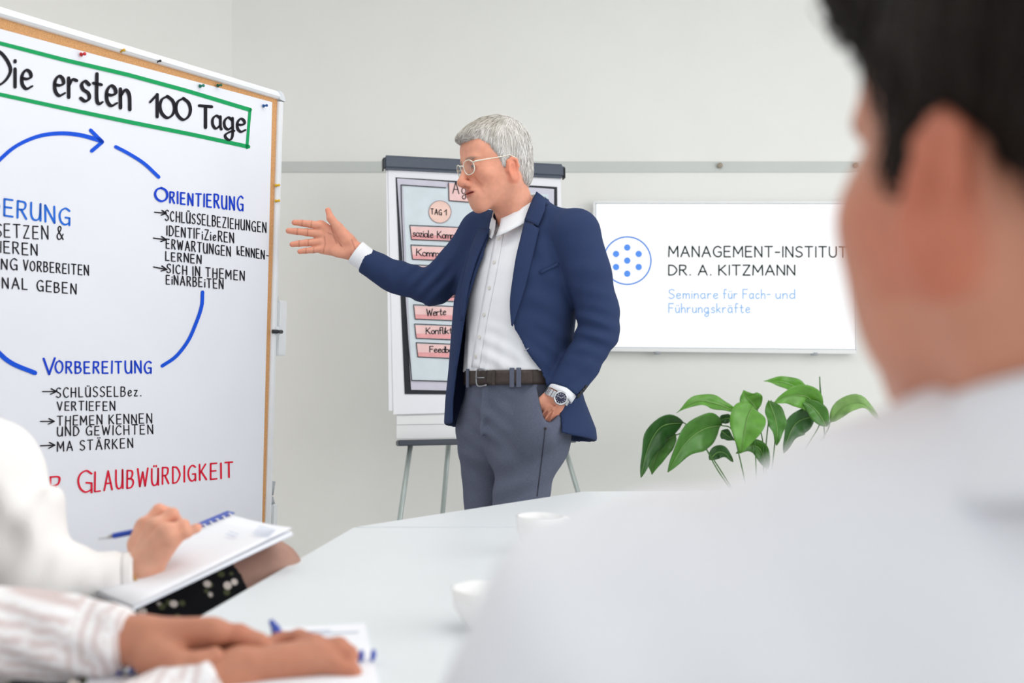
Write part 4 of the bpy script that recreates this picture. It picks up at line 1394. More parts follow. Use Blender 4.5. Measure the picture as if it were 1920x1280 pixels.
# hair
def hair_f(X, Y, Z):
    h = ell(X, Y, Z, (0, .0155, .050), (.0835, .1005, .0925))
    h = smin(h, ell(X, Y, Z, (.006, -.062, .1005), (.054, .046, .0165), rotm(rx=math.radians(20))), .03)
    h = smin(h, ell(X, Y, Z, (.0, .055, -.02), (.062, .048, .060)), .03)
    h = smin(h, ell(np.abs(X), Y, Z, (.0655, -.008, .0), (.0085, .016, .030)), .012)
    yf = np.interp(Z, (-.09, -.035, -.018, .006, .030, .052, .072, .084, .12), (.04, .036, -.010, -.018, -.030, -.040, -.072, -.20, -.25))
    zl = np.interp(Y, (-.05, .0, .026, .040, .07, .12), (-.014, -.014, -.012, -.050, -.068, -.070))
    h = smax(h, (yf - Y) * .7, .010)
    h = smax(h, (zl - Z) * .9, .008)
    ear = ell(np.abs(X), Y, Z, (.086, .012, -.024), (.018, .019, .032), rotm(rx=math.radians(-12)))
    return smax(h, -ear, .006)
def hair_groove(X, Y, Z):
    a = np.arctan2(X - .02, Y - .03)
    return hair_f(X, Y, Z) + .0012 * np.sin(a * 46 + 14 * Z / .1 + 2 * wob(X, Y, Z, 60, 2))
def man_hair_col(p, r=None):
    top = np.clip((p[:, 2] - .060) / .06, 0, 1) * np.clip((.07 - p[:, 1]) / .08, .15, 1)
    n = np.random.default_rng(8).uniform(0, 1, len(p)) if r is not None else .55 + .3 * wob(p[:, 0], p[:, 1], p[:, 2], 120, 4)
    lo = c3(186, 180, 172) * (1 - top[:, None]) + c3(142, 134, 122) * top[:, None]
    hi = c3(244, 242, 240) * (1 - top[:, None]) + c3(222, 216, 206) * top[:, None]
    n = np.clip(n, 0, 1)[:, None]
    return lo * (1 - n) + hi * n
M_hair = mat('grey_hair', rgb(220, 216, 210), .55, var=.10, vscale=300, bump=.3, bscale=600, spec=.3, attr='tint')
hv, _q = surface_nets(hair_f, (-.11, -.13, -.10), (.11, .135, .15), .005)
hair = sdf_obj('hair', hair_groove, (-.11, -.13, -.10), (.11, .135, .15), .0028, M_hair, man, lambda x, y, z: man_hair_col(np.stack([x, y, z], 1)), hp)
def man_flow(q):
    cr = np.array((.030, .050, .125))
    d = q - cr
    d = d / np.maximum(np.linalg.norm(d, axis=1, keepdims=True), 1e-6)
    top = np.clip((q[:, 2] - .075) / .04, 0, 1)[:, None]
    fwd = np.array((.35, -1.0, -.1)) * np.where(q[:, :1] > .045, .3, 1)
    down = np.array((0, .05, -1.0)) + np.array((0, -.35, 0)) * (q[:, 1:2] < -.0)
    d = d * .5 + (fwd * top + down * (1 - top)) * .9
    return d
outer = hv
me = strands('hair_locks', hair_f, outer, man_flow, man_hair_col, man, M_head, 5200, .030, .0009, .0032)
lk = link('hair_locks', me, M_hair, hair, True)
lk['kind'] = 'stuff'

# glasses
M_specs = mat('clear_frame', rgb(236, 230, 214), .18, var=.02, spec=.7)
M_lens = mat('spectacle_glass', (1, 1, 1, 1), .02)
nt = M_lens.node_tree
tb_, gb_, mb_ = nt.nodes.new('ShaderNodeBsdfTransparent'), nt.nodes.new('ShaderNodeBsdfGlossy'), nt.nodes.new('ShaderNodeMixShader')
tb_.inputs[0].default_value = (.96, .97, .96, 1); gb_.inputs['Roughness'].default_value = .03; mb_.inputs[0].default_value = .07
nt.links.new(tb_.outputs[0], mb_.inputs[1]); nt.links.new(gb_.outputs[0], mb_.inputs[2])
nt.links.new(mb_.outputs[0], nt.nodes['Material Output'].inputs['Surface'])
gl = pyobj('glasses', [], [], None, man); bpy.data.objects.remove(gl)
specs = thing('glasses', '', '', (0, 0, 0)); del specs['label'], specs['category']; specs.parent = man
specs['label'] = 'glasses with thin pale transparent frame'
def HV(*p): return M_head @ Vector(p)
gy, gz = -.104, .0
for s in (-1, 1):
    bm = bmesh.new()
    ring = []
    for k_ in range(33):
        a_ = 2 * math.pi * k_ / 32
        x_ = .0235 * math.copysign(abs(math.cos(a_)) ** .85, math.cos(a_)); z_ = .0195 * math.copysign(abs(math.sin(a_)) ** .85, math.sin(a_))
        ring.append(HV(s * (.033 + x_), gy + .010 * ((.033 + x_) / .056) ** 2 - .18 * z_ * .6, gz + z_))
    add_tube(bm, ring, .0014, 8, cap=False)
    obj('rim', bm, M_specs, specs, True)
    c_ = sum(ring[:-1], Vector()) / 32
    o = pyobj('lens', [c_] + ring[:-1], [(0, i + 1, (i + 1) % 32 + 1) for i in range(32)], M_lens, specs, True)
    solidify(o, .0012)
    bm = bmesh.new()
    add_tube(bm, [HV(s * .0555, gy + .009, .009), HV(s * .066, gy + .013, .010), HV(s * .0735, gy + .040, .011), HV(s * .0790, -.012, .0135), HV(s * .0825, .006, .0155), HV(s * .082, .027, .004)], [.0024, .0022, .0015, .0012, .0012, .0012], 8)
    obj('temple', bm, M_specs, specs, True)
bm = bmesh.new(); add_tube(bm, catmull([HV(-.0105, gy + .001, .007), HV(-.005, gy - .004, .0105), HV(.005, gy - .004, .0105), HV(.0105, gy + .001, .007)], 4), .0019, 8); obj('bridge', bm, M_specs, specs, True)

# open right hand
dyh = .105
S = dict(arm=W(700, 500, .11), wrist=W(664, 470, dyh), axis=(0.1, 1, 0), flat=1.75, ra=.031, rw=.030, wflat=1.2,
         knuckles=[W(601, 424, dyh + .004), W(599, 439, dyh + .006), W(600, 454, dyh + .004), W(605, 466, dyh)],
         fingers=[[W(601, 423, dyh), W(582, 420, dyh - .004), W(566, 418, dyh - .006), W(552, 417, dyh - .009)],
                  [W(599, 438.5, dyh), W(575, 435.5, dyh - .004), W(557, 434, dyh - .007), W(541, 432.5, dyh - .010)],
                  [W(600, 453, dyh), W(576, 455, dyh - .005), W(560, 456.5, dyh - .008), W(548, 458, dyh - .012)],
                  [W(606, 466, dyh), W(587, 468.5, dyh - .006), W(573, 470, dyh - .010), W(562, 471.5, dyh - .013)]],
         thumb=[W(652, 452, dyh - .006), W(634, 427, dyh - .012), W(620, 409, dyh - .014), W(615, 394, dyh - .012)],
         rk=.9, rf=(.0110, .0113, .0107, .0097), rt=(.024, .0150, .0112, .0082))
tips = [f[-1] for f in S['fingers']] + [S['thumb'][-1]]
ht_ = hand_tint(MAN_SKIN, tips)
LINES = [((621, 423), (625, 436)), ((625, 436), (631, 449)), ((631, 449), (644, 464)), ((623, 440), (616, 437)), ((625, 441), (633, 457)), ((609, 444), (611, 457)), ((611, 457), (607, 474)),
         ((586, 415), (585, 426)), ((569, 413), (568, 424)), ((579, 430), (578, 442)), ((560, 429), (559, 440)), ((580, 450), (580, 461)), ((563, 452), (563, 462)), ((590, 464), (590, 474)), ((576, 466), (576, 475)),
         ((662, 452), (672, 478)), ((660, 478), (668, 490))]
def palm_tint(x, y, z):
    c = ht_(x, y, z)
    w_ = np.zeros(len(x))
    for p, q in LINES:
        a_, b_ = W(*p, dyh), W(*q, dyh)
        ab = np.array((b_[0] - a_[0], b_[2] - a_[2])); L2 = float(ab @ ab)
        t = np.clip(((x - a_[0]) * ab[0] + (z - a_[2]) * ab[1]) / L2, 0, 1)
        dd = np.hypot(x - a_[0] - t * ab[0], z - a_[2] - t * ab[1])
        w_ = np.maximum(w_, np.exp(-(dd / .0016) ** 2) * np.clip((dyh + .004 - y) / .006, 0, 1))
    return c * (1 - .42 * w_[:, None] * np.array([.75, 1, 1.05]))
def rhand(X, Y, Z):
    d = hand_sdf(X, Y, Z, S)
    d = smin(d, ell(X, Y, Z, W(640, 472, dyh - .012), (.032, .012, .018)), .012)
    # palm creases
    for p, q in (((621, 424), (626, 446)), ((626, 446), (640, 462)), ((609, 442), (611, 462)), ((611, 462), (607, 473))):
        a_, b_ = W(*p, dyh - .0175), W(*q, dyh - .0175)
        d = smax(d, -cone(X, Y, Z, a_, b_, .0012, .0012), .0045)
    return d
skin_parts.append(sdf_obj('hand', rhand, W(532, 520, dyh) - np.array((0, .07, 0)), W(708, 380, dyh) + np.array((0, .06, 0)), .0019, M_skin, None, palm_tint))
# (kept after the palm)
def cuff(name, a, b, r, m, n=28, t=.003, w0=1.0, flare=1.04):
    a, b = Vector(a), Vector(b)
    fr = frames([a, b])
    vs = []
    ring = 6
    for i in range(ring):
        T, N, B = fr[0]
        p = a.lerp(b, i / (ring - 1))
        rr = r * (1 + (flare - 1) * i / (ring - 1))
        for k_ in range(n):
            an = 2 * math.pi * k_ / n
            vs.append(p + (N * math.cos(an) + B * math.sin(an)) * rr)
    fs = [(i * n + k_, i * n + (k_ + 1) % n, (i + 1) * n + (k_ + 1) % n, (i + 1) * n + k_) for i in range(ring - 1) for k_ in range(n)]
    o = pyobj(name, vs, fs, m, man, True)
    solidify(o, t)
    return o
cuff('shirt_cuff', W(700, 497, .11), W(666.5, 472.5, dyh), .0345, M_shirt)

# left hand in the pocket
dyl = -.170
wl_, hl = W(1044, 742, dyl), W(1019, 787, dyl - .004)
ax = hl - wl_; ax /= np.linalg.norm(ax)
sd = np.array((ax[2], 0, -ax[0])); sd /= np.linalg.norm(sd)      # to the picture's left/upper side
if sd[0] > 0: sd = -sd
def HL(t, s, dy=0.0):
    return wl_ + ax * t + sd * s + np.array((0, dy, 0))
S2 = dict(arm=W(1068, 704, -.155), wrist=wl_, axis=(0, 1, 0), flat=1.7, ra=.030, rw=.0285, wflat=1.2,
          knuckles=[HL(.078, -.022, .030), HL(.084, -.009, .032), HL(.083, .007, .034), HL(.078, .018, .036)],
          fingers=[[HL(.078, -.022, .030), HL(.108, -.018, .050), HL(.128, -.014, .065)], [HL(.084, -.009, .032), HL(.118, -.006, .052), HL(.142, -.004, .067)],
                   [HL(.083, .007, .034), HL(.114, .010, .054), HL(.136, .011, .068)], [HL(.078, .018, .036), HL(.102, .024, .054), HL(.120, .025, .066)]],
          thumb=[HL(.03, .018, .006), HL(.055, .040, .016), HL(.080, .046, .022), HL(.098, .046, .026)])
def lhand(X, Y, Z):
    d = hand_sdf(X, Y, Z, S2)
    for s_ in (-.020, -.004, .012):
        d = smin(d, cone(X, Y, Z, HL(.03, s_ * .5, -.0155), HL(.085, s_, .016), .0022, .0026), .008)
    d = smin(d, cone(X, Y, Z, HL(.015, -.012, -.016), HL(.07, -.002, -.015), .0013, .0012), .004)
    return d
skin_parts.append(sdf_obj('hand', lhand, (-.0, -.25, .80), (.24, -.08, 1.08), .0022, M_skin, None, hand_tint(MAN_SKIN, [HL(.085, -.02), HL(.085, .01)])))
cuff('shirt_cuff', W(1072, 709, -.158), W(1049.5, 741, dyl + .002), .0355, M_shirt)
# wrist watch
watch = thing('wristwatch', '', '', (0, 0, 0)); del watch['category']; watch['label'] = 'steel wristwatch with link bracelet'; watch.parent = man
M_steelw = mat('watch_steel', rgb(206, 208, 212), .22, metal=1.0, var=.03)
M_dial = mat('watch_dial', rgb(40, 42, 70), .2, var=.06)
wc = W(1045, 744, dyl)
axv = Vector(ax)
vw = Vector((0, -1, 0)); vw = (vw - axv * vw.dot(axv)).normalized(); sv = axv.cross(vw)
for k_ in range(22):
    an = 2 * math.pi * (k_ + .5) / 22
    dirv = vw * math.cos(an) + sv * math.sin(an)
    tan = -vw * math.sin(an) + sv * math.cos(an)
    Mk = Matrix.Translation(Vector(wc) + dirv * .0338) @ Matrix((tuple(tan) + (0,), tuple(axv) + (0,), tuple(dirv) + (0,), (0, 0, 0, 1))).transposed()
    bm = bmesh.new(); add_box(bm, (-.0042, -.0095, -.0016), (.0042, .0095, .0016), Mk, .0008)
    obj('link', bm, M_steelw, watch)
dn = (vw * .94 - sv * .10).normalized()
ctr = Vector(wc) + dn * .0315 + Vector(sd) * -.003
Rm = Matrix.Translation(ctr) @ dn.to_track_quat('Z', 'Y').to_matrix().to_4x4()
bm = bmesh.new(); add_lathe(bm, [(.0165, .0), (.0192, .002), (.0195, .006), (.0185, .0085), (.0172, .0095), (.0150, .0088), (.0148, .0080), (.001, .0080)], 36, Rm); obj('case', bm, M_steelw, watch, True)
bm = bmesh.new(); add_lathe(bm, [(.0146, .0078), (.0146, .0086), (.001, .0086)], 32, Rm); dial = obj('dial', bm, M_dial, watch, True)
for k_ in range(12):
    Mk = Rm @ Matrix.Rotation(2 * math.pi * k_ / 12, 4, 'Z')
    bm = bmesh.new(); add_box(bm, (-.0006, .0098, .0086), (.0006, .0132, .0091), Mk); obj('hour_mark', bm, M_steelw, dial)
for an, ln in ((.9, .011), (-1.2, .007)):
    bm = bmesh.new(); add_box(bm, (-.0005, -.001, .0092), (.0005, ln, .0097), Rm @ Matrix.Rotation(an, 4, 'Z')); obj('hand', bm, M_steelw, dial)

# trousers
TK = np.array([(.70, 0, .012, .135, .085), (.80, 0, .012, .150, .104), (.88, 0, .012, .166, .126), (.95, 0, .010, .164, .126), (1.02, 0, .008, .160, .121), (1.06, 0, .008, .160, .121), (1.2, 0, .008, .16, .12)])
hipL, hipR = LW(.072, .0, .86), LW(-.098, .0, .86)
kneeL, kneeR = W(966, 990, -.085), W(917, 985, .06)
def leg_f(X, Y, Z):
    l = cone(X, Y, Z, hipL, kneeL, .089, .072)
    l = smin(l, cone(X, Y, Z, kneeL, LW(.085, -.03, .10), .072, .058), .02)
    r = cone(X, Y, Z, hipR, kneeR, .090, .068)
    r = smin(r, cone(X, Y, Z, kneeR, LW(-.11, .0, .10), .068, .058), .02)
    return l, r
pk0, pk1, pk2 = W(1006, 722, -.2), W(1023, 799, -.2), W(1060, 750, -.2)
pk3 = W(1024, 808, -.2)
def trousers_f(X, Y, Z):
    l, r = leg_f(X, Y, Z)
    l = l + folds(X, Y, Z, W(985, 880, -.15), (-.5, 0, 1), .075, .0045, .15, 12)
    r = r + folds(X, Y, Z, W(900, 860, -.05), (.5, 0, 1), .06, .0045, .12, 13)
    d = np.minimum(l, r)
    h = smax(loft(X, Y, Z, TK), .80 - Z, .05)
    h = h + folds(X, Y, Z, W(905, 800, -.12), (.55, 0, .8), .045, .0045, .09, 14) + folds(X, Y, Z, W(960, 770, -.17), (.3, 0, 1), .06, .002, .1, 15)
    d = smin(d, h, .075)
    # cloth raised over the hand inside the pocket
    bl = ell(X, Y, Z, W(1004, 790, -.140), (.060, .052, .105), rotm(ry=math.radians(14)))
    n = np.array((pk1[2] - pk0[2], 0, -(pk1[0] - pk0[0]))); n /= np.linalg.norm(n)
    if n[0] < 0: n = -n
    side = (X - pk0[0]) * n[0] + (Z - pk0[2]) * n[2]
    bl = smax(bl, side, .004)
    d = smin(d, bl, .02)
    b2 = ell(X, Y, Z, W(1028, 800, -.146), (.042, .040, .055), rotm(ry=math.radians(14)))
    n2 = np.array((pk2[2] - pk1[2], 0, -(pk2[0] - pk1[0]))); n2 /= np.linalg.norm(n2)
    if n2[0] < 0: n2 = -n2
    b2 = smax(b2, -((X - pk3[0]) * n2[0] + (Z - pk3[2]) * n2[2]), .004)
    d = smin(d, b2, .035)
    # fly
    fl = cone(X, Y, Z, LW(.006, -.122, 1.0), LW(.004, -.130, .86), .0045, .0035)
    d = smin(d, fl, .02)
    d = np.maximum(d, Z - 1.046)
    d = np.maximum(d, .035 - Z)
    return d + .0012 * wob(X, Y, Z, 45, 17)
sdf_obj('trousers', trousers_f, (-.24, -.27, .03), (.24, .24, 1.06), .0062, M_trous, man)
# side seam below the pocket
patch('side_seam', trousers_f, [(1021.5, 803), (1015, 860), (1006, 930)], [(1023.5, 803), (1017, 860), (1008, 930)], mat('dark_thread', rgb(62, 66, 80), .9, var=.05), .0008, .0006, cols=2, rows=20)
q, g = rayhit(trousers_f, [1022.5], [803])
Rm = Matrix.Translation(q[0] + g[0] * .001) @ Vector(g[0]).to_track_quat('Z', 'Y').to_matrix().to_4x4()
bm = bmesh.new(); add_lathe(bm, [(.0036, 0), (.0036, .001), (.0022, .0018), (.0005, .002)], 12, Rm); obj('rivet', bm, mat('rivet_dark', rgb(58, 56, 52), .4, metal=.7, var=.05), man, True)
# belt
def band(name, z0, z1, kn, off, m, x0=None, thick=.003, tilt=.0, n=72, a0=0, a1=2 * math.pi):
    vs = []
    for j in range(5):
        for k_ in range(n + 1):
            an = a0 + (a1 - a0) * k_ / n
            z = z0 + (z1 - z0) * j / 4
            I = [np.interp(z, kn[:, 0], kn[:, i]) for i in range(1, 5)]
            x, y = I[0] + (I[2] + off) * math.cos(an), I[1] + (I[3] + off) * math.sin(an)
            p = LW(x, y, z); p[2] += tilt * x
            vs.append(p)
    fs = [(j * (n + 1) + k_, j * (n + 1) + k_ + 1, (j + 1) * (n + 1) + k_ + 1, (j + 1) * (n + 1) + k_) for j in range(4) for k_ in range(n)]
    o = pyobj(name, vs, fs, m, man, True)
    solidify(o, thick)
    return o
ZB0, ZB1 = 1.006, 1.046
belt = band('belt', ZB0, ZB1, TK, .006, M_belt, tilt=.02)
band('belt_tip', ZB0 + .001, ZB1 - .001, TK, .0098, M_belt, tilt=.02, n=20, a0=-math.pi / 2 + .10, a1=-math.pi / 2 + .98)
def band_frame(an, z, off):
    I = [np.interp(z, TK[:, 0], TK[:, i]) for i in range(1, 5)]
    x, y = I[0] + (I[2] + off) * math.cos(an), I[1] + (I[3] + off) * math.sin(an)
    p = LW(x, y, z); p[2] += .02 * x
    tx, ty = -(I[2]) * math.sin(an), I[3] * math.cos(an)
    T = Vector(LW(tx, ty, 0)).normalized(); Nn = T.cross(Vector((0, 0, 1)))
    return Vector(p), T, Nn
p, T, Nn = band_frame(-math.pi / 2 + .03, (ZB0 + ZB1) / 2, .0155)
bm = bmesh.new()
rr = [p + T * x_ + Vector((0, 0, z_)) for x_, z_ in ((.020, -.020), (-.008, -.024), (-.019, -.018), (-.021, 0), (-.019, .018), (-.008, .024), (.020, .020))]
add_tube(bm, catmull([tuple(v) for v in rr], 4), .0026, 8); bk = obj('buckle', bm, M_buckle, man, True)
bm = bmesh.new(); add_tube(bm, [p + T * .012 + Nn * .001, p - T * .019 + Nn * .003], .0018, 8); obj('prong', bm, M_buckle, bk, True)
def loop(an, wd, m, name='belt_loop', off=.0118, z0=ZB0 - .007, z1=ZB1 + .006):
    p, T, Nn = band_frame(an, (z0 + z1) / 2, off)
    if Nn.dot(Vector(p) - Vector((0, 0, p.z))) < 0: Nn = -Nn
    Mk = Matrix.Translation(p) @ Matrix((tuple(T) + (0,), (0, 0, 1, 0), tuple(Nn) + (0,), (0, 0, 0, 1))).transposed()
    bm = bmesh.new(); add_box(bm, (-wd / 2, -(z1 - z0) / 2, -.004), (wd / 2, (z1 - z0) / 2, .0022), Mk, .0012)
    return obj(name, bm, m, man)
for an in (-math.pi / 2 + .60, -math.pi / 2 + .72, -math.pi / 2 - .42, .5, 2.4):
    loop(an, .013, M_trous)
loop(-math.pi / 2 + .27, .009, M_belt, 'belt_keeper', .0142, ZB0 - .001, ZB1 + .001)

# shirt collar
def collar_band():
    n = 40
    vs, rows = [], 5
    c0 = np.array((.002, .004, 0))
    for j in range(rows):
        t = j / (rows - 1)
        for k_ in range(n + 1):
            an = math.radians(-74 + (360 - 32) * k_ / n)     # opens at the throat
            fr_ = -math.sin(an)                      # 1 at the throat, -1 at the nape
            ztop = 1.520 - .044 * fr_ - .006 * fr_ * fr_
            zbot = ztop - .042 - .012 * max(0, fr_) ** 2
            r = .0670 + .012 * t + .014 * t * t
            if math.cos(an) < .15 and fr_ > 0:
                r -= (.010 + .014 * t) * min(1, fr_ * 1.2) * min(1, (.15 - math.cos(an)) * 4)
            x, y = r * math.cos(an) * 1.0, r * 1.06 * math.sin(an)
            p = c0 + LW(x, y, 0)
            p[2] = ztop + (zbot - ztop) * t
            vs.append(p)
    fs = [(j * (n + 1) + k_, j * (n + 1) + k_ + 1, (j + 1) * (n + 1) + k_ + 1, (j + 1) * (n + 1) + k_) for j in range(rows - 1) for k_ in range(n)]
    o = pyobj('shirt_collar', vs, fs, M_shirt, man, True)
    solidify(o, .003)
collar_band()
# sleeve buttons
for px, py in ((1086.5, 744), (1091, 738.5), (1095.5, 733), (1100, 727.5)):
    q, g = rayhit(lambda X, Y, Z: chain(X, Y, Z, LS), [px - 3], [py - 3])
    Rm = Matrix.Translation(q[0] + g[0] * .001) @ Vector(g[0]).to_track_quat('Z', 'Y').to_matrix().to_4x4()
    bm = bmesh.new(); add_lathe(bm, [(.0055, 0), (.0062, .001), (.006, .003), (.0035, .0024), (.0006, .0024)], 14, Rm); obj('sleeve_button', bm, M_dkbtn, man, True)
# trunk and limbs under the clothes, so the body is whole
def under(X, Y, Z):
    d = np.maximum(loft(X, Y, Z, SK, -.045), 1.06 - Z)
    d = smin(d, np.maximum(np.maximum(loft(X, Y, Z, TK, -.03), .84 - Z), Z - 1.1), .01)
    d = smin(d, chain(X, Y, Z, RS, -.022), .02)
    d = smin(d, chain(X, Y, Z, LS, -.022), .02)
    l, r = leg_f(X, Y, Z)
    d = smin(d, np.minimum(l, r) + .022, .01)
    return np.maximum(d, .06 - Z)
skin_parts.append(sdf_obj('trunk', under, (-.5, -.3, .04), (.32, .3, 1.53), .014, M_skin, None, lambda x, y, z: np.tile(c3(*MAN_SKIN), (len(x), 1))))
join_meshes('body', skin_parts, man)
# shoes
M_shoe = mat('brown_leather', rgb(74, 54, 42), .4, var=.1, vscale=60)
for (x, y, yaw) in ((.085, -.03, .12), (-.11, .0, -.18)):
    o0 = LW(x, y, 0)
    Mk = Matrix.Translation(o0) @ Matrix.Rotation(math.radians(-45) + yaw, 4, 'Z')
    sdf_obj('shoe', lambda X, Y, Z: np.maximum(smin(ell(X, Y, Z, (0, -.06, .035), (.046, .135, .04)), cone(X, Y, Z, (0, .03, .04), (0, .03, .10), .045, .05), .04), .002 - Z),
            (-.08, -.22, -.01), (.08, .11, .14), .008, M_shoe, man, None, placed(Mk))
# ================================================================== the listener close on the right
def mirror_person(): pass
li = thing('person', 'dark-haired person in a white shirt seen close from behind, watching the standing man', 'person', (.239, .422, 0))
LO = Vector(li.location)
LSKIN = (206, 142, 116)
M_skin2 = skinmat('skin_tan', rgb(*LSKIN))
M_shirt2 = mat('white_shirt_poplin', rgb(236, 236, 240), .85, var=.01, vscale=30, bump=.12, bscale=500, spec=.12)
AL = math.radians(180 + 18)
M_h2 = Matrix.Translation((0, 0, 1.150)) @ Matrix.Rotation(AL, 4, 'Z') @ Matrix.Rotation(math.radians(-2), 4, 'X')
hp2 = placed(M_h2)
def rel(*p):
    return np.array(p, float) - np.array((LO.x, LO.y, 0))
parts2 = [sdf_obj('head', lambda X, Y, Z: smin(head_skin(X, Y, Z, 1.10), ell(np.abs(X), Y, Z, (.036, -.040, -.045), (.031, .036, .05)), .03),
                  (-.115, -.145, -.2), (.115, .13, .14), .0035, M_skin2, None, head_tint(LSKIN, (180, 100, 96), (60, 44, 38), 1.35), hp2)]
nb = rel(.245, .435, 0)
def trunk2(X, Y, Z, o=0.0):
    d = ell(X, Y, Z, rel(.25, .425, .80), (.185 + o, .125 + o, .245 + o))
    d = smin(d, cone(X, Y, Z, rel(.235, .425, .999), rel(.057, .440, .931), .058 + o, .064 + o), .06)
    d = smin(d, cone(X, Y, Z, rel(.265, .425, .999), rel(.44, .400, .948), .060 + o, .066 + o), .06)
    d = smin(d, ell(X, Y, Z, rel(.25, .42, .55), (.17 + o, .13 + o, .16 + o)), .06)
    return d
def arms2(X, Y, Z, o=0.0):
    d = None
    for sx, el, wr in ((.047, (-.033, .60, .785), (.12, .80, .785)), (.44, (.53, .56, .80), (.36, .78, .785))):
        sh = rel(sx, .440 if sx < .2 else .40, .925)
        a = smin(cone(X, Y, Z, sh, rel(*el), .066 + o, .050 + o), cone(X, Y, Z, rel(*el), rel(*wr), .048 + o, .036 + o), .02)
        d = a if d is None else np.minimum(d, a)
    return d
def shirt2(X, Y, Z):
    d = smin(trunk2(X, Y, Z), arms2(X, Y, Z), .04)
    d = d + .0025 * wob(X, Y, Z, 18, 41) + .0018 * np.sin(X * 70 + Z * 40 + 3 * wob(X, Y, Z, 10, 42))
    nk = cone(X, Y, Z, rel(.246, .404, .95), rel(.246, .402, 1.2), .058, .062)
    d = smax(d, -np.maximum(nk, 1.0 - Z), .006)
    return np.maximum(d, .47 - Z)
sdf_obj('shirt', shirt2, rel(-.12, .22, .46), rel(.66, .90, 1.09), .0075, M_shirt2, li)
# collar
vs, fs, n, rows = [], [], 44, 6
for j in range(rows):
    t = j / (rows - 1)
    for k_ in range(n + 1):
        an = AL + math.radians(-72 + 324 * k_ / n)
        back = math.sin(an - AL)                      # 1 at the nape
        zt = 1.053 + .016 * back
        r = .067 + .018 * t * t + .004 * t
        vs.append(rel(.246, .402, 0) + np.array((r * math.cos(an), r * 1.05 * math.sin(an), zt - .046 * t)))
fs = [(j * (n + 1) + k_, j * (n + 1) + k_ + 1, (j + 1) * (n + 1) + k_ + 1, (j + 1) * (n + 1) + k_) for j in range(rows - 1) for k_ in range(n)]
solidify(pyobj('shirt_collar', [tuple(v) for v in vs], fs, M_shirt2, li, True), .003)
# dark hair
def hair2(X, Y, Z):
    h = ell(X, Y, Z, (0, .014, .052), (.088, .106, .098))
    h = smin(h, ell(X, Y, Z, (.0, -.072, .094), (.072, .046, .042)), .03)
    h = smin(h, ell(X, Y, Z, (0, .062, -.005), (.066, .048, .070)), .03)
    h = smin(h, ell(np.abs(X), Y, Z, (.0700, -.014, -.015), (.012, .017, .040)), .012)
    h = h + .0016 * np.sin(np.arctan2(X, Y - .02) * 40 + Z * 90 + 2 * wob(X, Y, Z, 40, 3))
    yf = np.interp(Z, (-.09, -.058, -.052, -.02, .02, .045, .066, .080, .11), (.05, .036, -.020, -.028, -.038, -.056, -.085, -.20, -.25))
    zl = np.interp(Y, (-.05, .0, .018, .034, .07, .12), (-.020, -.016, -.018, -.016, -.070, -.082))
    h = smax(h, (yf - Y) * .7, .010)
    h = smax(h, (zl - Z) * .9, .010)
    return smax(h, -ell(np.abs(X), Y, Z, (.090, .012, -.024), (.020, .020, .032), rotm(rx=math.radians(-12))), .006)
M_hair2 = mat('dark_brown_hair', rgb(30, 22, 18), .6, var=.25, vscale=200, bump=.3, bscale=500, spec=.2, attr='tint')
dk = lambda p, r=None: c3(30, 22, 18) * (.75 + .6 * np.random.default_rng(4).uniform(0, 1, (len(p), 1)))
h2 = sdf_obj('hair', hair2, (-.12, -.14, -.11), (.12, .14, .16), .004, M_hair2, li, lambda x, y, z: dk(np.stack([x, y, z], 1)) * 0 + c3(30, 22, 18), hp2)
hv2, _ = surface_nets(hair2, (-.12, -.14, -.11), (.12, .14, .16), .006)
def flow2(q):
    d = q - np.array((.02, .05, .13)); d = d / np.maximum(np.linalg.norm(d, axis=1, keepdims=True), 1e-6)
    top = np.clip((q[:, 2] - .06) / .04, 0, 1)[:, None]
    return d * .5 + (np.array((.1, -1.0, .1)) * top + np.array((0, -.1, -1.0)) * (1 - top)) * .9
lk = link('hair_locks', strands('hair_locks', hair2, hv2, flow2, dk, li, M_h2, 2200, .030, .0011, .005), M_hair2, h2, True)
lk['kind'] = 'stuff'
# a curl standing out at the front
bm = bmesh.new()
for i in range(14):
    a0 = i * .45
    p = [M_h2 @ Vector((.050 + .010 * math.sin(a0), -.078 - .010 * math.cos(a0 * 1.3), .100 + .022 * math.sin(a0 * 2.1))) + Vector((-.006 * math.sin(t * 3.0) - .004 * t, .004 * math.cos(t * 3), .016 * math.cos(t * 3.1 + a0) * t)) for t in np.linspace(0, 1.6, 9)]
    add_tube(bm, p, [.0014 * (1 - k_ / 10) for k_ in range(9)], 6)
lc = obj('hair_curl', bm, mat('dark_hair_curl', rgb(30, 22, 18), .5, var=.15), h2, True); lc['kind'] = 'stuff'
# arms end in hands resting on the table; hips, thighs and shins below it
def generic_hand(wr, kn_dir, side, up, sc=1.0, curl=.35):
    wr, kd, sd_, up = (np.array(v, float) for v in (wr, kn_dir, side, up))
    def q(t, s, u): return wr + (kd * t + sd_ * s + up * u) * sc
    fg = []
    for s, L in ((-.027, .070), (-.009, .079), (.009, .073), (.025, .058)):
        k = q(.088 - abs(s) * .25, s, 0)
        fg.append([k, q(.088 - abs(s) * .25 + L * .45, s * 1.1, -.006 - curl * .02), q(.088 + L * .75, s * 1.12, -.016 - curl * .05), q(.088 + L * .92, s * 1.12, -.028 - curl * .07)])
    return dict(arm=q(-.05, 0, .004), wrist=wr, axis=tuple(up), flat=1.7, ra=.031 * sc, rw=.028 * sc, wflat=1.2, knuckles=[f[0] for f in fg], fingers=fg,
                thumb=[q(.025, -.026, -.004), q(.056, -.044, -.010), q(.080, -.050, -.016), q(.100, -.046, -.022)])
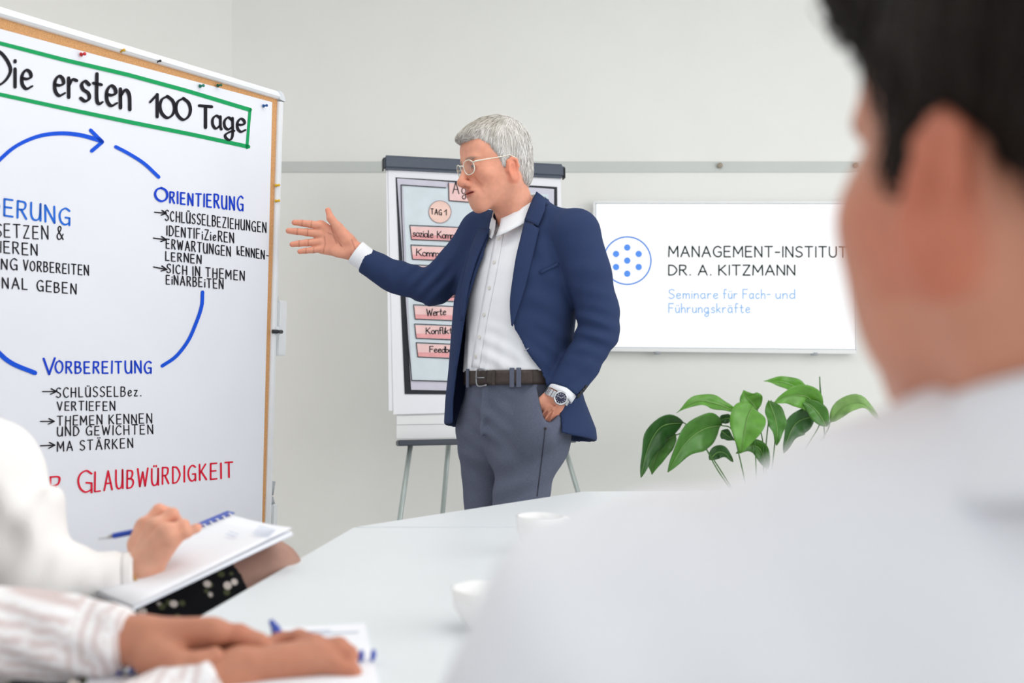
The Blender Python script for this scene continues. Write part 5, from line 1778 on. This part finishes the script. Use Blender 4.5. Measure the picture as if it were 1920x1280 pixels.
gh = [generic_hand(rel(.12, .80, .785), (.75, .66, -.05), (-.66, .75, 0), (0, 0, 1)), generic_hand(rel(.36, .78, .785), (-.75, .66, -.05), (-.66, -.75, 0), (0, 0, 1))]
for S_ in gh:
    c_ = np.array(S_['wrist'])
    parts2.append(sdf_obj('hand', lambda X, Y, Z: hand_sdf(X, Y, Z, S_), c_ - .2, c_ + .2, .0045, M_skin2, None, hand_tint(LSKIN, [f[-1] for f in S_['fingers']])))
parts2.append(sdf_obj('trunk', lambda X, Y, Z: np.minimum(smin(smin(trunk2(X, Y, Z, -.02), arms2(X, Y, Z, -.014), .03), cone(X, Y, Z, rel(.24, .43, .9), rel(.236, .422, 1.06), .05, .05), .02), 9),
                      rel(-.1, .24, .42), rel(.62, .88, 1.1), .014, M_skin2, None, lambda x, y, z: np.tile(c3(*LSKIN), (len(x), 1))))
join_meshes('body', parts2, li)
M_jean = mat('dark_denim', rgb(58, 64, 84), .9, var=.12, vscale=300, bump=.3, bscale=700, spec=.1)
def legs(name, hips, knees, feet, m, parent, r=(.085, .062, .05), off=(0, 0, 0), res=.012):
    o = np.array(off, float)
    def f(X, Y, Z):
        d = None
        for h, k, ft in zip(hips, knees, feet):
            a = smin(cone(X, Y, Z, np.array(h) - o, np.array(k) - o, r[0], r[1]), cone(X, Y, Z, np.array(k) - o, np.array(ft) - o, r[1], r[2]), .02)
            d = a if d is None else smin(d, a, .03)
        return d
    A = np.array(list(hips) + list(knees) + list(feet)) - o
    return sdf_obj(name, f, A.min(0) - .12, A.max(0) + .12, res, m, parent)
legs('trousers', [(.17, .44, .50), (.33, .43, .50)], [(.13, .80, .50), (.37, .79, .50)], [(.12, .84, .08), (.38, .83, .08)], M_jean, li, off=(LO.x, LO.y, 0))
def shoes(pts, m, parent, off, yaw=0):
    for p in pts:
        Mk = Matrix.Translation(Vector(p) - Vector(off)) @ Matrix.Rotation(yaw, 4, 'Z')
        sdf_obj('shoe', lambda X, Y, Z: np.maximum(smin(ell(X, Y, Z, (0, .06, .035), (.042, .125, .04)), cone(X, Y, Z, (0, -.02, .04), (0, -.02, .10), .043, .048), .04), .002 - Z),
                (-.08, -.11, -.01), (.08, .22, .14), .010, m, parent, None, placed(Mk))
shoes([(.12, .84, 0), (.38, .83, 0)], M_shoe, li, LO)

# plain conference chairs the three listeners sit on
M_seat = mat('chair_fabric_grey', rgb(92, 96, 104), .9, var=.1, vscale=300, bump=.4, bscale=600, spec=.1)
def chair(x, y, yaw, label, zs=.43):
    t = thing('conference_chair', label, 'chair', (x, y, 0), yaw, 'chairs around the conference table')
    bm = bmesh.new(); add_box(bm, (-.22, -.22, zs - .05), (.22, .22, zs), bev=.02, seg=3); obj('seat', bm, M_seat, t, True)
    bm = bmesh.new(); add_box(bm, (-.2, -.25, zs + .12), (.2, -.215, zs + .40), bev=.015, seg=3); obj('backrest', bm, M_seat, t, True)
    for sx in (-1, 1):
        bm = bmesh.new(); add_tube(bm, [(sx * .21, -.23, zs + .14), (sx * .215, -.232, zs - .06), (sx * .215, -.235, 0)], .011, 10); obj('leg', bm, M_steel, t, True)
        bm = bmesh.new(); add_tube(bm, [(sx * .205, .19, zs - .05), (sx * .215, .21, 0)], .011, 10); obj('leg', bm, M_steel, t, True)
chair(.25, .42, math.radians(8), 'grey chair under the close white-shirted person seen from behind', .395)

# ================================================================== writer with the striped sleeves (bottom left)
D2 = 1.02
W2R = Vector((-.82, .70, 0))
wr2 = thing('person', 'person in striped white blouse writing on a notepad, tanned hands low at the table edge', 'person', W2R)
def Q(px, py, d=D2): return np.array(P(px, py, d) - W2R)
W2SKIN = (192, 132, 106)
M_skin3 = skinmat('skin_bronze', rgb(*W2SKIN))
# blouse with fine stripes running round the sleeve
def striped(name, c0, c1, scale, rot=(0, 0, 0)):
    m = mat(name, rgb(*c0), .85, bump=.15, bscale=500, spec=.12)
    nt = m.node_tree; b = nt.nodes['Principled BSDF']
    at = nt.nodes.new('ShaderNodeAttribute'); at.attribute_name = 'tint'
    nt.links.new(at.outputs['Color'], b.inputs['Base Color'])
    return m
M_stripe = striped('striped_cotton', (240, 238, 238), (214, 196, 192), 60)
sl = [(Q(-260, 1190, .98), .062), (Q(-60, 1190, 1.0), .050), (Q(120, 1192, D2), .042), (Q(196, 1198, D2), .034), (Q(243, 1200, D2), .031)]
sr = [(Q(-120, 1500, .84), .056), (Q(150, 1420, .90), .048), (Q(330, 1320, .985), .037), (Q(404, 1278, 1.0), .0335)]
def sleeves3(X, Y, Z):
    a = chain(X, Y, Z, sl)
    a = a + .0022 * wob(X, Y, Z, 55, 61) + folds(X, Y, Z, Q(100, 1180), (.5, 0, .8), .03, .003, .12, 3)
    p0, p1 = sl[-1][0], sl[-2][0]
    a = smax(a, cutplane(X, Y, Z, p0, p0 - p1), .004)
    b = chain(X, Y, Z, sr)
    q0, q1 = sr[-1][0], sr[-2][0]
    b = smax(b + .0018 * wob(X, Y, Z, 55, 62), cutplane(X, Y, Z, q0 + (q0 - q1) * .12, (q0 - q1)), .004)
    d = np.minimum(a, b)
    t = ell(X, Y, Z, (-.10, -.04, .80), (.15, .20, .30))
    t = smin(t, cone(X, Y, Z, (-.09, .16, 1.0), np.array(sl[0][0]), .065, .062), .04)
    t = smin(t, cone(X, Y, Z, (-.06, -.22, 1.0), np.array(sr[0][0]), .065, .058), .04)
    t = smin(t, cone(X, Y, Z, (-.09, -.2, 1.02), (-.09, .14, 1.02), .06, .06), .05)
    return np.maximum(smin(d, t, .02), .5 - Z)
def stripes3(x, y, z):
    A, B = np.array(sl[1][0]), np.array(sl[-1][0])
    ax_ = (B - A) / np.linalg.norm(B - A)
    s = (x - A[0]) * ax_[0] + (y - A[1]) * ax_[1] + (z - A[2]) * ax_[2]
    L = np.linalg.norm(B - A)
    cuffz = np.clip((s - (L - .055)) / .006, 0, 1)
    along = .5 + .5 * np.sin(s * 6.2832 / .0105)                       # rings at the cuff
    lat = .5 + .5 * np.sin((z + .25 * x) * 6.2832 / .0125 + 1.2 * wob(x, y, z, 25, 9))    # lengthwise stripes further up
    w = np.clip((along * cuffz + lat * (1 - cuffz) - .45) * 3, 0, 1)[:, None]
    w = w * np.where(np.abs(y - A[1]) < 9, 1, 1)[..., None] if False else w
    return c3(242, 240, 241) * (1 - w) + c3(214, 198, 196) * w
sdf_obj('blouse', sleeves3, (-.34, -.34, .48), (.56, .46, 1.10), .0062, M_stripe, wr2, stripes3)
# hands
dz = .004
SA = dict(arm=Q(190, 1200), wrist=Q(252, 1200), axis=(0, .80, .60), flat=1.55, ra=.029, rw=.0275, wflat=1.1,
          knuckles=[Q(398, 1186, D2 + .0), Q(404, 1195, D2 + .022), Q(396, 1206, D2 + .040), Q(384, 1214, D2 + .055)],
          fingers=[[Q(398, 1186, D2), Q(448, 1188, D2 + .004), Q(486, 1203, D2 + .004), Q(503, 1217, D2 + .0)],
                   [Q(404, 1195, D2 + .022), Q(455, 1203, D2 + .022), Q(478, 1216, D2 + .02), Q(484, 1228, D2 + .01)],
                   [Q(396, 1206, D2 + .040), Q(440, 1214, D2 + .042), Q(460, 1226, D2 + .035), Q(464, 1236, D2 + .025)],
                   [Q(384, 1214, D2 + .055), Q(420, 1224, D2 + .055), Q(436, 1232, D2 + .045), Q(438, 1240, D2 + .04)]],
          thumb=[Q(292, 1226, D2 - .014), Q(335, 1246, D2 - .030), Q(372, 1244, D2 - .030), Q(402, 1230, D2 - .024)],
          rf=(.0105, .0105, .0098, .0088), rt=(.024, .0145, .0120, .0095))
SB = dict(arm=Q(395, 1284, 1.0), wrist=Q(452, 1258, 1.01), axis=(.25, .70, .66), flat=1.5, ra=.029, rw=.0275, wflat=1.1,
          knuckles=[Q(556, 1226, 1.03), Q(588, 1222, 1.03), Q(612, 1230, 1.028), Q(622, 1246, 1.022)],
          fingers=[[Q(556, 1226, 1.03), Q(590, 1208, 1.035), Q(560, 1196, 1.05), Q(528, 1202, 1.06)],
                   [Q(588, 1222, 1.03), Q(634, 1214, 1.035), Q(622, 1228, 1.06), Q(590, 1232, 1.075)],
                   [Q(612, 1230, 1.028), Q(652, 1228, 1.03), Q(646, 1244, 1.055), Q(612, 1246, 1.07)],
                   [Q(622, 1246, 1.022), Q(660, 1262, 1.02), Q(652, 1272, 1.04), Q(622, 1272, 1.055)]],
          rk=.74,
          thumb=[Q(470, 1244, 1.03), Q(500, 1222, 1.05), Q(528, 1212, 1.062), Q(548, 1210, 1.068)],
          rf=(.0112, .0115, .0110, .0100), rt=(.022, .0140, .0115, .0092))
parts3 = []
for S_ in (SA, SB):
    A_ = np.array([S_['arm'], S_['wrist']] + [p for f in S_['fingers'] for p in f] + list(S_['thumb']))
    parts3.append(sdf_obj('hand', lambda X, Y, Z: hand_sdf(X, Y, Z, S_), A_.min(0) - .045, A_.max(0) + .045, .0026, M_skin3, None,
                          hand_tint(W2SKIN, [f[-1] for f in S_['fingers']] + [f[1] for f in S_['fingers']])))
M_h3 = Matrix.Translation((-.07, .0, 1.235)) @ Matrix.Rotation(math.radians(70), 4, 'Z') @ Matrix.Rotation(math.radians(24), 4, 'X')
parts3.append(sdf_obj('head', lambda X, Y, Z: head_skin(X, Y, Z, .95), (-.11, -.14, -.2), (.11, .125, .14), .005, M_skin3, None, head_tint(W2SKIN, (190, 104, 100), (70, 50, 42)), placed(M_h3)))
parts3.append(sdf_obj('trunk', lambda X, Y, Z: smin(smin(ell(X, Y, Z, (-.10, -.04, .80), (.13, .18, .28)), cone(X, Y, Z, (-.09, -.02, 1.0), (-.075, -.01, 1.15), .055, .05), .04), smin(chain(X, Y, Z, sl, -.014), chain(X, Y, Z, sr, -.014), .01), .02),
                      (-.34, -.34, .5), (.56, .46, 1.2), .014, M_skin3, None, lambda x, y, z: np.tile(c3(*W2SKIN), (len(x), 1))))
join_meshes('body', parts3, wr2)
def hair_long(X, Y, Z):
    h = ell(X, Y, Z, (0, .014, .052), (.086, .104, .096))
    h = smin(h, cone(X, Y, Z, (0, .07, .02), (0, .085, -.20), .075, .05), .05)
    h = h + .002 * np.sin(np.arctan2(X, Y) * 30 + Z * 20)
    yf = np.interp(Z, (-.2, .02, .05, .09, .12), (-.005, -.02, -.05, -.075, -.2))
    h = smax(h, (yf - Y) * .7, .01)
    return smax(h, -ell(X, Y, Z, (0, -.06, -.03), (.066, .10, .10)), .01)
M_hair3 = mat('chestnut_hair', rgb(74, 50, 36), .5, var=.2, vscale=160, bump=.3, bscale=400, spec=.3)
sdf_obj('hair', hair_long, (-.12, -.14, -.27), (.12, .16, .16), .006, M_hair3, wr2, None, placed(M_h3))
legs('trousers', [(-.90, .62, .50), (-.90, .79, .50)], [(-.52, .64, .52), (-.54, .80, .52)], [(-.52, .66, .06), (-.54, .82, .06)], M_jean, wr2, off=W2R)
shoes([(-.52, .66, 0), (-.54, .82, 0)], M_shoe, wr2, W2R, math.radians(-90))
chair(-.92, .68, math.radians(-90), 'grey chair under the person in striped sleeves', .41)

# notepad on the table, the pen in the writing hand
M_page = mat('notepad_paper', rgb(242, 243, 248), .8, var=.01, vscale=8, spec=.15)
M_blue = mat('blue_plastic', rgb(22, 66, 176), .3, var=.04, spec=.5)
M_print = mat('pale_print', rgb(196, 206, 226), .8, var=.04)
padT = TZ + .0045
n0 = TP(530, 1176, padT); n1 = TP(684, 1168, padT); n2 = TP(716, 1290, padT); n3 = TP(150, 1292, padT)
npd = thing('notepad', 'open white notepad with a row of blue rings on the table under the writing hand', 'notepad', (n1 + n2) / 2)
npd.location.z = TZ
def NI(v): return Vector(v) - npd.location
ctrq = [n0, n1, TP(745, 1400, padT), TP(60, 1420, padT), TP(175, 1270, padT)]
ctrq = [TP(530, 1176, padT), TP(684, 1168, padT), TP(722, 1330, padT), TP(150, 1355, padT), TP(165, 1264, padT), TP(500, 1246, padT)]
bm = bmesh.new()
for h0, h1, nm in ((.0006, .0045, 'pages'),):
    A_ = [bm.verts.new(NI(Vector((p.x, p.y, TZ + h0)))) for p in ctrq]; B_ = [bm.verts.new(NI(Vector((p.x, p.y, TZ + h1)))) for p in ctrq]
    bm.faces.new(A_[::-1]); bm.faces.new(B_)
    for k_ in range(6):
        bm.faces.new((A_[k_], A_[(k_ + 1) % 6], B_[(k_ + 1) % 6], B_[k_]))
    bmesh.ops.recalc_face_normals(bm, faces=bm.faces[:])
obj('pages', bm, M_page, npd)
for k_ in range(24):
    px_ = 700 - 22.5 * k_
    c_ = NI(TP(px_, 1238 + (700 - px_) * .055, padT))
    bm = bmesh.new()
    r_ = [c_ + Vector((.0, .006 * math.cos(a_), .004 + .006 * math.sin(a_))) for a_ in np.linspace(-.4, math.pi + .4, 10)]
    add_tube(bm, r_, .0022, 8); obj('ring', bm, M_blue, npd, True)
pm_, _ = plane_map(Vector((0, 1.1, padT + .0006)), Vector((1, 0, 0)), Vector((0, 1, 0)), Matrix.Translation(-npd.location))
for a_, b_ in (((548, 1190), (672, 1184)), ((548, 1198), (640, 1194)), ((560, 1184), (620, 1181))):
    e = Ink(pm_); e.stroke([a_, b_], 2.2); e.build('printed_line', M_print, npd)
# second small ring-bound pad under the left hand, at the table edge
pen_a, pen_b = P(508, 1164, 1.075), P(545, 1226, 1.045)
def pen(name, A, B, label, tip_first=False, r=.0045):
    A, B = Vector(A), Vector(B)
    t = thing(name, label, 'pen', (A + B) / 2, 0)
    I_ = Matrix.Translation(-t.location)
    A, B = I_ @ A, I_ @ B
    d = B - A
    bm = bmesh.new(); add_tube(bm, [A + d * .16, A + d * .18, A + d * .9, A + d * .91], [r * .8, r, r, r * .85], 14); obj('barrel', bm, M_blue, t, True)
    bm = bmesh.new(); add_tube(bm, [A, A + d * .02, A + d * .16], [.0006, .0012, r * .8], 12); obj('tip', bm, M_steel, t, True)
    bm = bmesh.new(); add_tube(bm, [A + d * .91, A + d * .93, B], [r * .7, r * .75, r * .6], 12); obj('push_button', bm, M_blue, t, True)
    bm = bmesh.new(); nn = d.cross(Vector((0, 1, .3))).normalized() * (r * 1.5); add_tube(bm, [A + d * .9 + nn * .6, A + d * .88 + nn, A + d * .64 + nn], .0012, 8); obj('clip', bm, M_blue, t, True)
    return t
dd_ = (pen_b - pen_a).normalized()
pen('ballpoint_pen', pen_b + dd_ * .045, pen_a, 'blue pen upright in the fist of the person with striped sleeves', r=.0048)

# ================================================================== woman with the ring notebook (left)
D1 = 1.45
W1R = Vector((-.98, 1.34, 0))
wo = thing('person', 'person in plain white blouse and black floral dress holding a notebook on crossed legs', 'person', W1R)
def R1(px, py, d=D1): return np.array(P(px, py, d) - W1R)
W1SKIN = (228, 172, 146)
M_skin4 = skinmat('skin_fair', rgb(*W1SKIN))
M_blouse = mat('white_satin', rgb(243, 240, 238), .55, var=.012, vscale=30, bump=.1, bscale=300, spec=.3)
elb = R1(70, 1085, 1.40)
fs_ = [(elb, .052), (R1(150, 1082, 1.42), .0365), (R1(205, 1080, 1.44), .033), (R1(252, 1078, D1), .029)]
ua = [(R1(-30, 885, 1.42), .072), (R1(36, 965, 1.41), .058), (elb, .052)]
def blouse_f(X, Y, Z):
    a = chain(X, Y, Z, fs_)
    p0, p1 = np.array(fs_[-1][0]), np.array(fs_[-2][0])
    a = smax(a, cutplane(X, Y, Z, p0, (p0 - p1)), .003)
    a = np.maximum(a, -cone(X, Y, Z, p0 * .8 + p1 * .2, p0 * 1.5 - p1 * .5, .0235, .025))
    b = chain(X, Y, Z, ua)
    b = b + .0045 * wob(X, Y, Z, 28, 71) + folds(X, Y, Z, R1(95, 985, 1.38), (1, 0, -.3), .05, .005, .10, 4) + folds(X, Y, Z, R1(30, 900, 1.38), (1, 0, .8), .06, .005, .12, 6)
    a = a + folds(X, Y, Z, elb, (.8, 0, -.5), .035, .0035, .09, 2) + folds(X, Y, Z, R1(232, 1080), (1, 0, .1), .022, .0012, .04, 5)
    d = smin(a, b, .03)
    t = ell(X, Y, Z, (.04, -.10, .82), (.17, .19, .34))
    t = smin(t, cone(X, Y, Z, (.06, -.20, 1.06), np.array(ua[0][0]), .07, .072), .05)
    t = smin(t, cone(X, Y, Z, (.06, -.22, 1.07), (.0, .06, 1.07), .065, .065), .05)
    return np.maximum(smin(d, t, .03) + .0012 * wob(X, Y, Z, 40, 72), .52 - Z)
sdf_obj('blouse', blouse_f, (-.36, -.36, .5), (.46, .32, 1.16), .0062, M_blouse, wo)
def ring_band(name, a, b, r, m, parent, thick=.0022):
    a, b = Vector(a), Vector(b)
    T, N, B = frames([a, b])[0]
    n = 30
    vs = [p + (N * math.cos(2 * math.pi * k_ / n) + B * math.sin(2 * math.pi * k_ / n)) * r for p in (a, a.lerp(b, .33), a.lerp(b, .66), b) for k_ in range(n)]
    fs = [(j * n + k_, j * n + (k_ + 1) % n, (j + 1) * n + (k_ + 1) % n, (j + 1) * n + k_) for j in range(3) for k_ in range(n)]
    o = pyobj(name, vs, fs, m, parent, True); solidify(o, thick); return o
ring_band('cuff', R1(232, 1079, D1 - .004), R1(254, 1077, D1), .0325, M_blouse, wo)
# hand with the pen lying through the fist
SW = dict(arm=R1(225, 1080), wrist=R1(270, 1066), axis=(-.35, .85, .25), flat=1.5, ra=.0255, rw=.0245, wflat=1.15,
          rk=.72,
          knuckles=[R1(272, 986, D1 + .02), R1(292, 986, D1 + .0), R1(312, 996, D1 - .012), R1(322, 1014, D1 - .016)],
          fingers=[[R1(272, 986, D1 + .02), R1(298, 955, D1 + .035), R1(322, 962, D1 + .055), R1(318, 985, D1 + .06)],
                   [R1(292, 986, D1), R1(323, 963, D1 + .012), R1(335, 980, D1 + .04), R1(322, 994, D1 + .05)],
                   [R1(312, 996, D1 - .012), R1(344, 984, D1 + .0), R1(352, 998, D1 + .024), R1(334, 1004, D1 + .04)],
                   [R1(322, 1014, D1 - .016), R1(350, 999, D1 - .01), R1(368, 990, D1 - .002), R1(372, 988, D1 + .004)]],
          thumb=[R1(262, 1020, D1 + .02), R1(268, 990, D1 + .04), R1(288, 972, D1 + .055), R1(304, 968, D1 + .062)],
          rf=(.0090, .0092, .0088, .0076), rt=(.018, .0120, .0100, .0085))
A_ = np.array([SW['arm'], SW['wrist']] + [p for f in SW['fingers'] for p in f] + list(SW['thumb']))
M_h4 = Matrix.Translation((.06, -.06, 1.31)) @ Matrix.Rotation(math.radians(118), 4, 'Z') @ Matrix.Rotation(math.radians(8), 4, 'X')
flt = lambda x, y, z: np.tile(c3(*W1SKIN), (len(x), 1))
kneeW = np.array((-.402, 1.625, .716)) - np.array(W1R)
hipW = np.array((-.80, 1.22, .56)) - np.array(W1R)
thigh = (hipW, kneeW)
parts4 = [sdf_obj('hand', lambda X, Y, Z: hand_sdf(X, Y, Z, SW), A_.min(0) - .04, A_.max(0) + .04, .0024, M_skin4, None, hand_tint(W1SKIN, [f[1] for f in SW['fingers']] + [SW['fingers'][3][-1]])),
          sdf_obj('head', lambda X, Y, Z: head_skin(X, Y, Z, .93), (-.11, -.14, -.2), (.11, .125, .14), .005, M_skin4, None, head_tint(W1SKIN, (200, 110, 108), (96, 70, 54)), placed(M_h4)),
          sdf_obj('trunk', lambda X, Y, Z: smin(smin(ell(X, Y, Z, (.04, -.10, .82), (.15, .17, .31)), cone(X, Y, Z, (.04, -.08, 1.05), (.05, -.065, 1.24), .052, .046), .04), smin(chain(X, Y, Z, fs_, -.010), chain(X, Y, Z, ua, -.02), .02), .02),
                  (-.36, -.36, .5), (.46, .32, 1.3), .013, M_skin4, None, flt)]
join_meshes('body', parts4, wo)
sdf_obj('hair', hair_long, (-.12, -.14, -.27), (.12, .16, .16), .006, mat('dark_blond_hair', rgb(130, 98, 66), .5, var=.2, vscale=160, bump=.3, bscale=400, spec=.3), wo, None, placed(M_h4))
# bracelet
M_gold = mat('gold', rgb(222, 180, 104), .25, metal=1.0, var=.05)
bm = bmesh.new()
wa, wb = Vector(R1(262, 1073)), Vector(R1(270, 1066)); T, N, B = frames([wa, wb])[0]
for k_ in range(20):
    an = 2 * math.pi * k_ / 20
    c_ = wa + (N * math.cos(an) + B * math.sin(an)) * .0275
    tn = (-N * math.sin(an) + B * math.cos(an))
    r_ = [c_ + tn * (.0046 * math.cos(b_)) + (T if k_ % 2 else (N * math.cos(an) + B * math.sin(an))) * (.0022 * math.sin(b_)) for b_ in np.linspace(0, 2 * math.pi, 9)]
    add_tube(bm, r_, .0008, 6, cap=False)
bo = obj('bracelet', bm, M_gold, wo, True); bo['label'] = 'thin gold chain bracelet'
# legs: crossed, near one raised, tights, dress with small flowers
def legs1(X, Y, Z, o=0.0):
    a = smin(cone(X, Y, Z, hipW, kneeW, .092 + o, .058 + o), cone(X, Y, Z, kneeW, np.array((.64, .44, .26)), .055 + o, .038 + o), .02)
    b = smin(cone(X, Y, Z, hipW + (0, .14, -.06), np.array((.46, .34, .50)), .085 + o, .055 + o), cone(X, Y, Z, np.array((.46, .34, .50)), np.array((.42, .36, .06)), .055 + o, .036 + o), .02)
    return np.minimum(a, b)
M_tights = mat('sheer_tights', rgb(166, 128, 114), .55, var=.05, vscale=60, bump=.05, spec=.3)
sdf_obj('legs', legs1, (-.15, -.32, .0), (.78, .56, .86), .010, M_tights, wo)
axT = (kneeW - hipW) / np.linalg.norm(kneeW - hipW); LT = float(np.linalg.norm(kneeW - hipW))
cutp = R1(440, 1095, 1.56)
def dress_f(X, Y, Z):
    d = np.minimum(cone(X, Y, Z, hipW, kneeW, .098, .066), cone(X, Y, Z, hipW + (0, .14, -.06), np.array((.46, .34, .50)), .092, .062))
    d = smin(d, ell(X, Y, Z, hipW + (-.06, .03, .02), (.17, .19, .14)), .05)
    return smax(d + .002 * wob(X, Y, Z, 35, 81), cutplane(X, Y, Z, cutp, axT + np.array((0, 0, .0))), .004)
M_dress = mat('black_floral', rgb(24, 24, 28), .85, bump=.2, bscale=500, spec=.12)
nt = M_dress.node_tree; b_ = nt.nodes['Principled BSDF']
tc = nt.nodes['Texture Coordinate']
def vor(scale, lo, hi, colr, prev):
    v = nt.nodes.new('ShaderNodeTexVoronoi'); v.inputs['Scale'].default_value = scale
    nt.links.new(tc.outputs['Object'], v.inputs['Vector'])
    mr = nt.nodes.new('ShaderNodeMapRange'); mr.inputs['From Min'].default_value = lo; mr.inputs['From Max'].default_value = hi
    mr.inputs['To Min'].default_value = 1; mr.inputs['To Max'].default_value = 0
    nt.links.new(v.outputs['Distance'], mr.inputs['Value'])
    mx = nt.nodes.new('ShaderNodeMix'); mx.data_type = 'RGBA'
    nt.links.new(mr.outputs['Result'], mx.inputs['Factor'])
    if prev is None: mx.inputs[6].default_value = rgb(24, 24, 28)
    else: nt.links.new(prev, mx.inputs[6])
    mx.inputs[7].default_value = colr
    return mx.outputs[2]
o_ = vor(44, .20, .28, rgb(84, 88, 62), None)
o_ = vor(37, .20, .27, rgb(226, 214, 206), o_)
nt.links.new(o_, b_.inputs['Base Color'])
sdf_obj('dress', dress_f, (-.24, -.36, .40), (.72, .46, .86), .0075, M_dress, wo)
shoes([(.42, .36, 0)], mat('black_shoe', rgb(24, 24, 26), .35, var=.05), wo, (0, 0, 0), math.radians(-70))
chair(-.92, 1.24, math.radians(-90), 'grey chair under the person in plain white blouse', .43)

# ring-bound notebook on the crossed leg
cA_, cB_, cC_ = P(427, 965, 1.70), P(550, 998, 1.57), P(250, 1139, 1.33)
cD_ = cA_ + (cC_ - cB_)
nbk = thing('notebook', 'white ring-bound notebook with a blue spine strip resting on the crossed leg', 'notebook', (cA_ + cC_) / 2)
NBI = Matrix.Translation(-nbk.location)
nU, nVv = (cB_ - cA_), (cD_ - cA_)
nN = nU.cross(nVv).normalized()
if nN.z < 0: nN = -nN
def NB(u, v, h=0.0): return NBI @ (cA_ + nU * u + nVv * v + nN * h)
def sheet_nb(name, u0, v0, u1, v1, h0, h1, m, curl=0.0, k_=8):
    bm = bmesh.new()
    T_, B_ = [], []
    for j in range(k_ + 1):
        for i in range(k_ + 1):
            u, v = u0 + (u1 - u0) * i / k_, v0 + (v1 - v0) * j / k_
            c = curl * (i / k_) ** 3 * (1 - j / k_)
            T_.append(bm.verts.new(NB(u, v, h1 + c))); B_.append(bm.verts.new(NB(u, v, h0 + c)))
    q = k_ + 1
    for j in range(k_):
        for i in range(k_):
            a = j * q + i
            bm.faces.new((T_[a], T_[a + 1], T_[a + q + 1], T_[a + q])); bm.faces.new((B_[a + q], B_[a + q + 1], B_[a + 1], B_[a]))
    edge = [i for i in range(q)] + [q * j + k_ for j in range(1, q)] + [q * k_ + i for i in range(k_ - 1, -1, -1)] + [q * j for j in range(k_ - 1, 0, -1)]
    for a, b in zip(edge, edge[1:] + edge[:1]):
        bm.faces.new((T_[a], B_[a], B_[b], T_[b]))
    bmesh.ops.recalc_face_normals(bm, faces=bm.faces[:])
    return obj(name, bm, m, nbk, True if curl else False)
sheet_nb('cover', 0, 0, 1, 1, -.004, -.003, mat('notebook_cover', rgb(206, 210, 220), .6, var=.02))
sheet_nb('pages', .03, .004, .99, .995, -.003, .0015, M_page)
sheet_nb('top_page', .06, .004, 1.0, .998, .0022, .0026, M_page, .006)
sheet_nb('spine_strip', -.045, -.02, .075, 1.0, .003, .0042, M_blue)
for k_ in range(22):
    v = .02 + .96 * k_ / 21
    bm = bmesh.new()
    c_ = NB(.085, v, .001); uu = (NB(1, v) - NB(0, v)).normalized(); nn_ = nN
    add_tube(bm, [c_ + uu * (.0052 * math.cos(a_)) + nn_ * (.0058 * math.sin(a_)) for a_ in np.linspace(0, math.pi, 8)], .0012, 6)
    obj('ring', bm, M_white, nbk, True)
pm_, _ = plane_map(cA_ + nN * .0085, nU, nVv, NBI)
for a_, b_ in (((482, 990), (512, 998)), ((478, 994), (508, 1002)), ((486, 986), (516, 994)), ((474, 998), (504, 1006)), ((430, 996), (446, 1001)), ((424, 1000), (440, 1005))):
    e = Ink(pm_); e.stroke([a_, b_], 1.6); e.build('printed_line', M_print, nbk)
pA, pB = P(184, 1010, 1.47), P(344, 978, 1.53)
pen('ballpoint_pen', pA, pB, 'blue pen lying through the fist above the ring notebook', r=.0042)
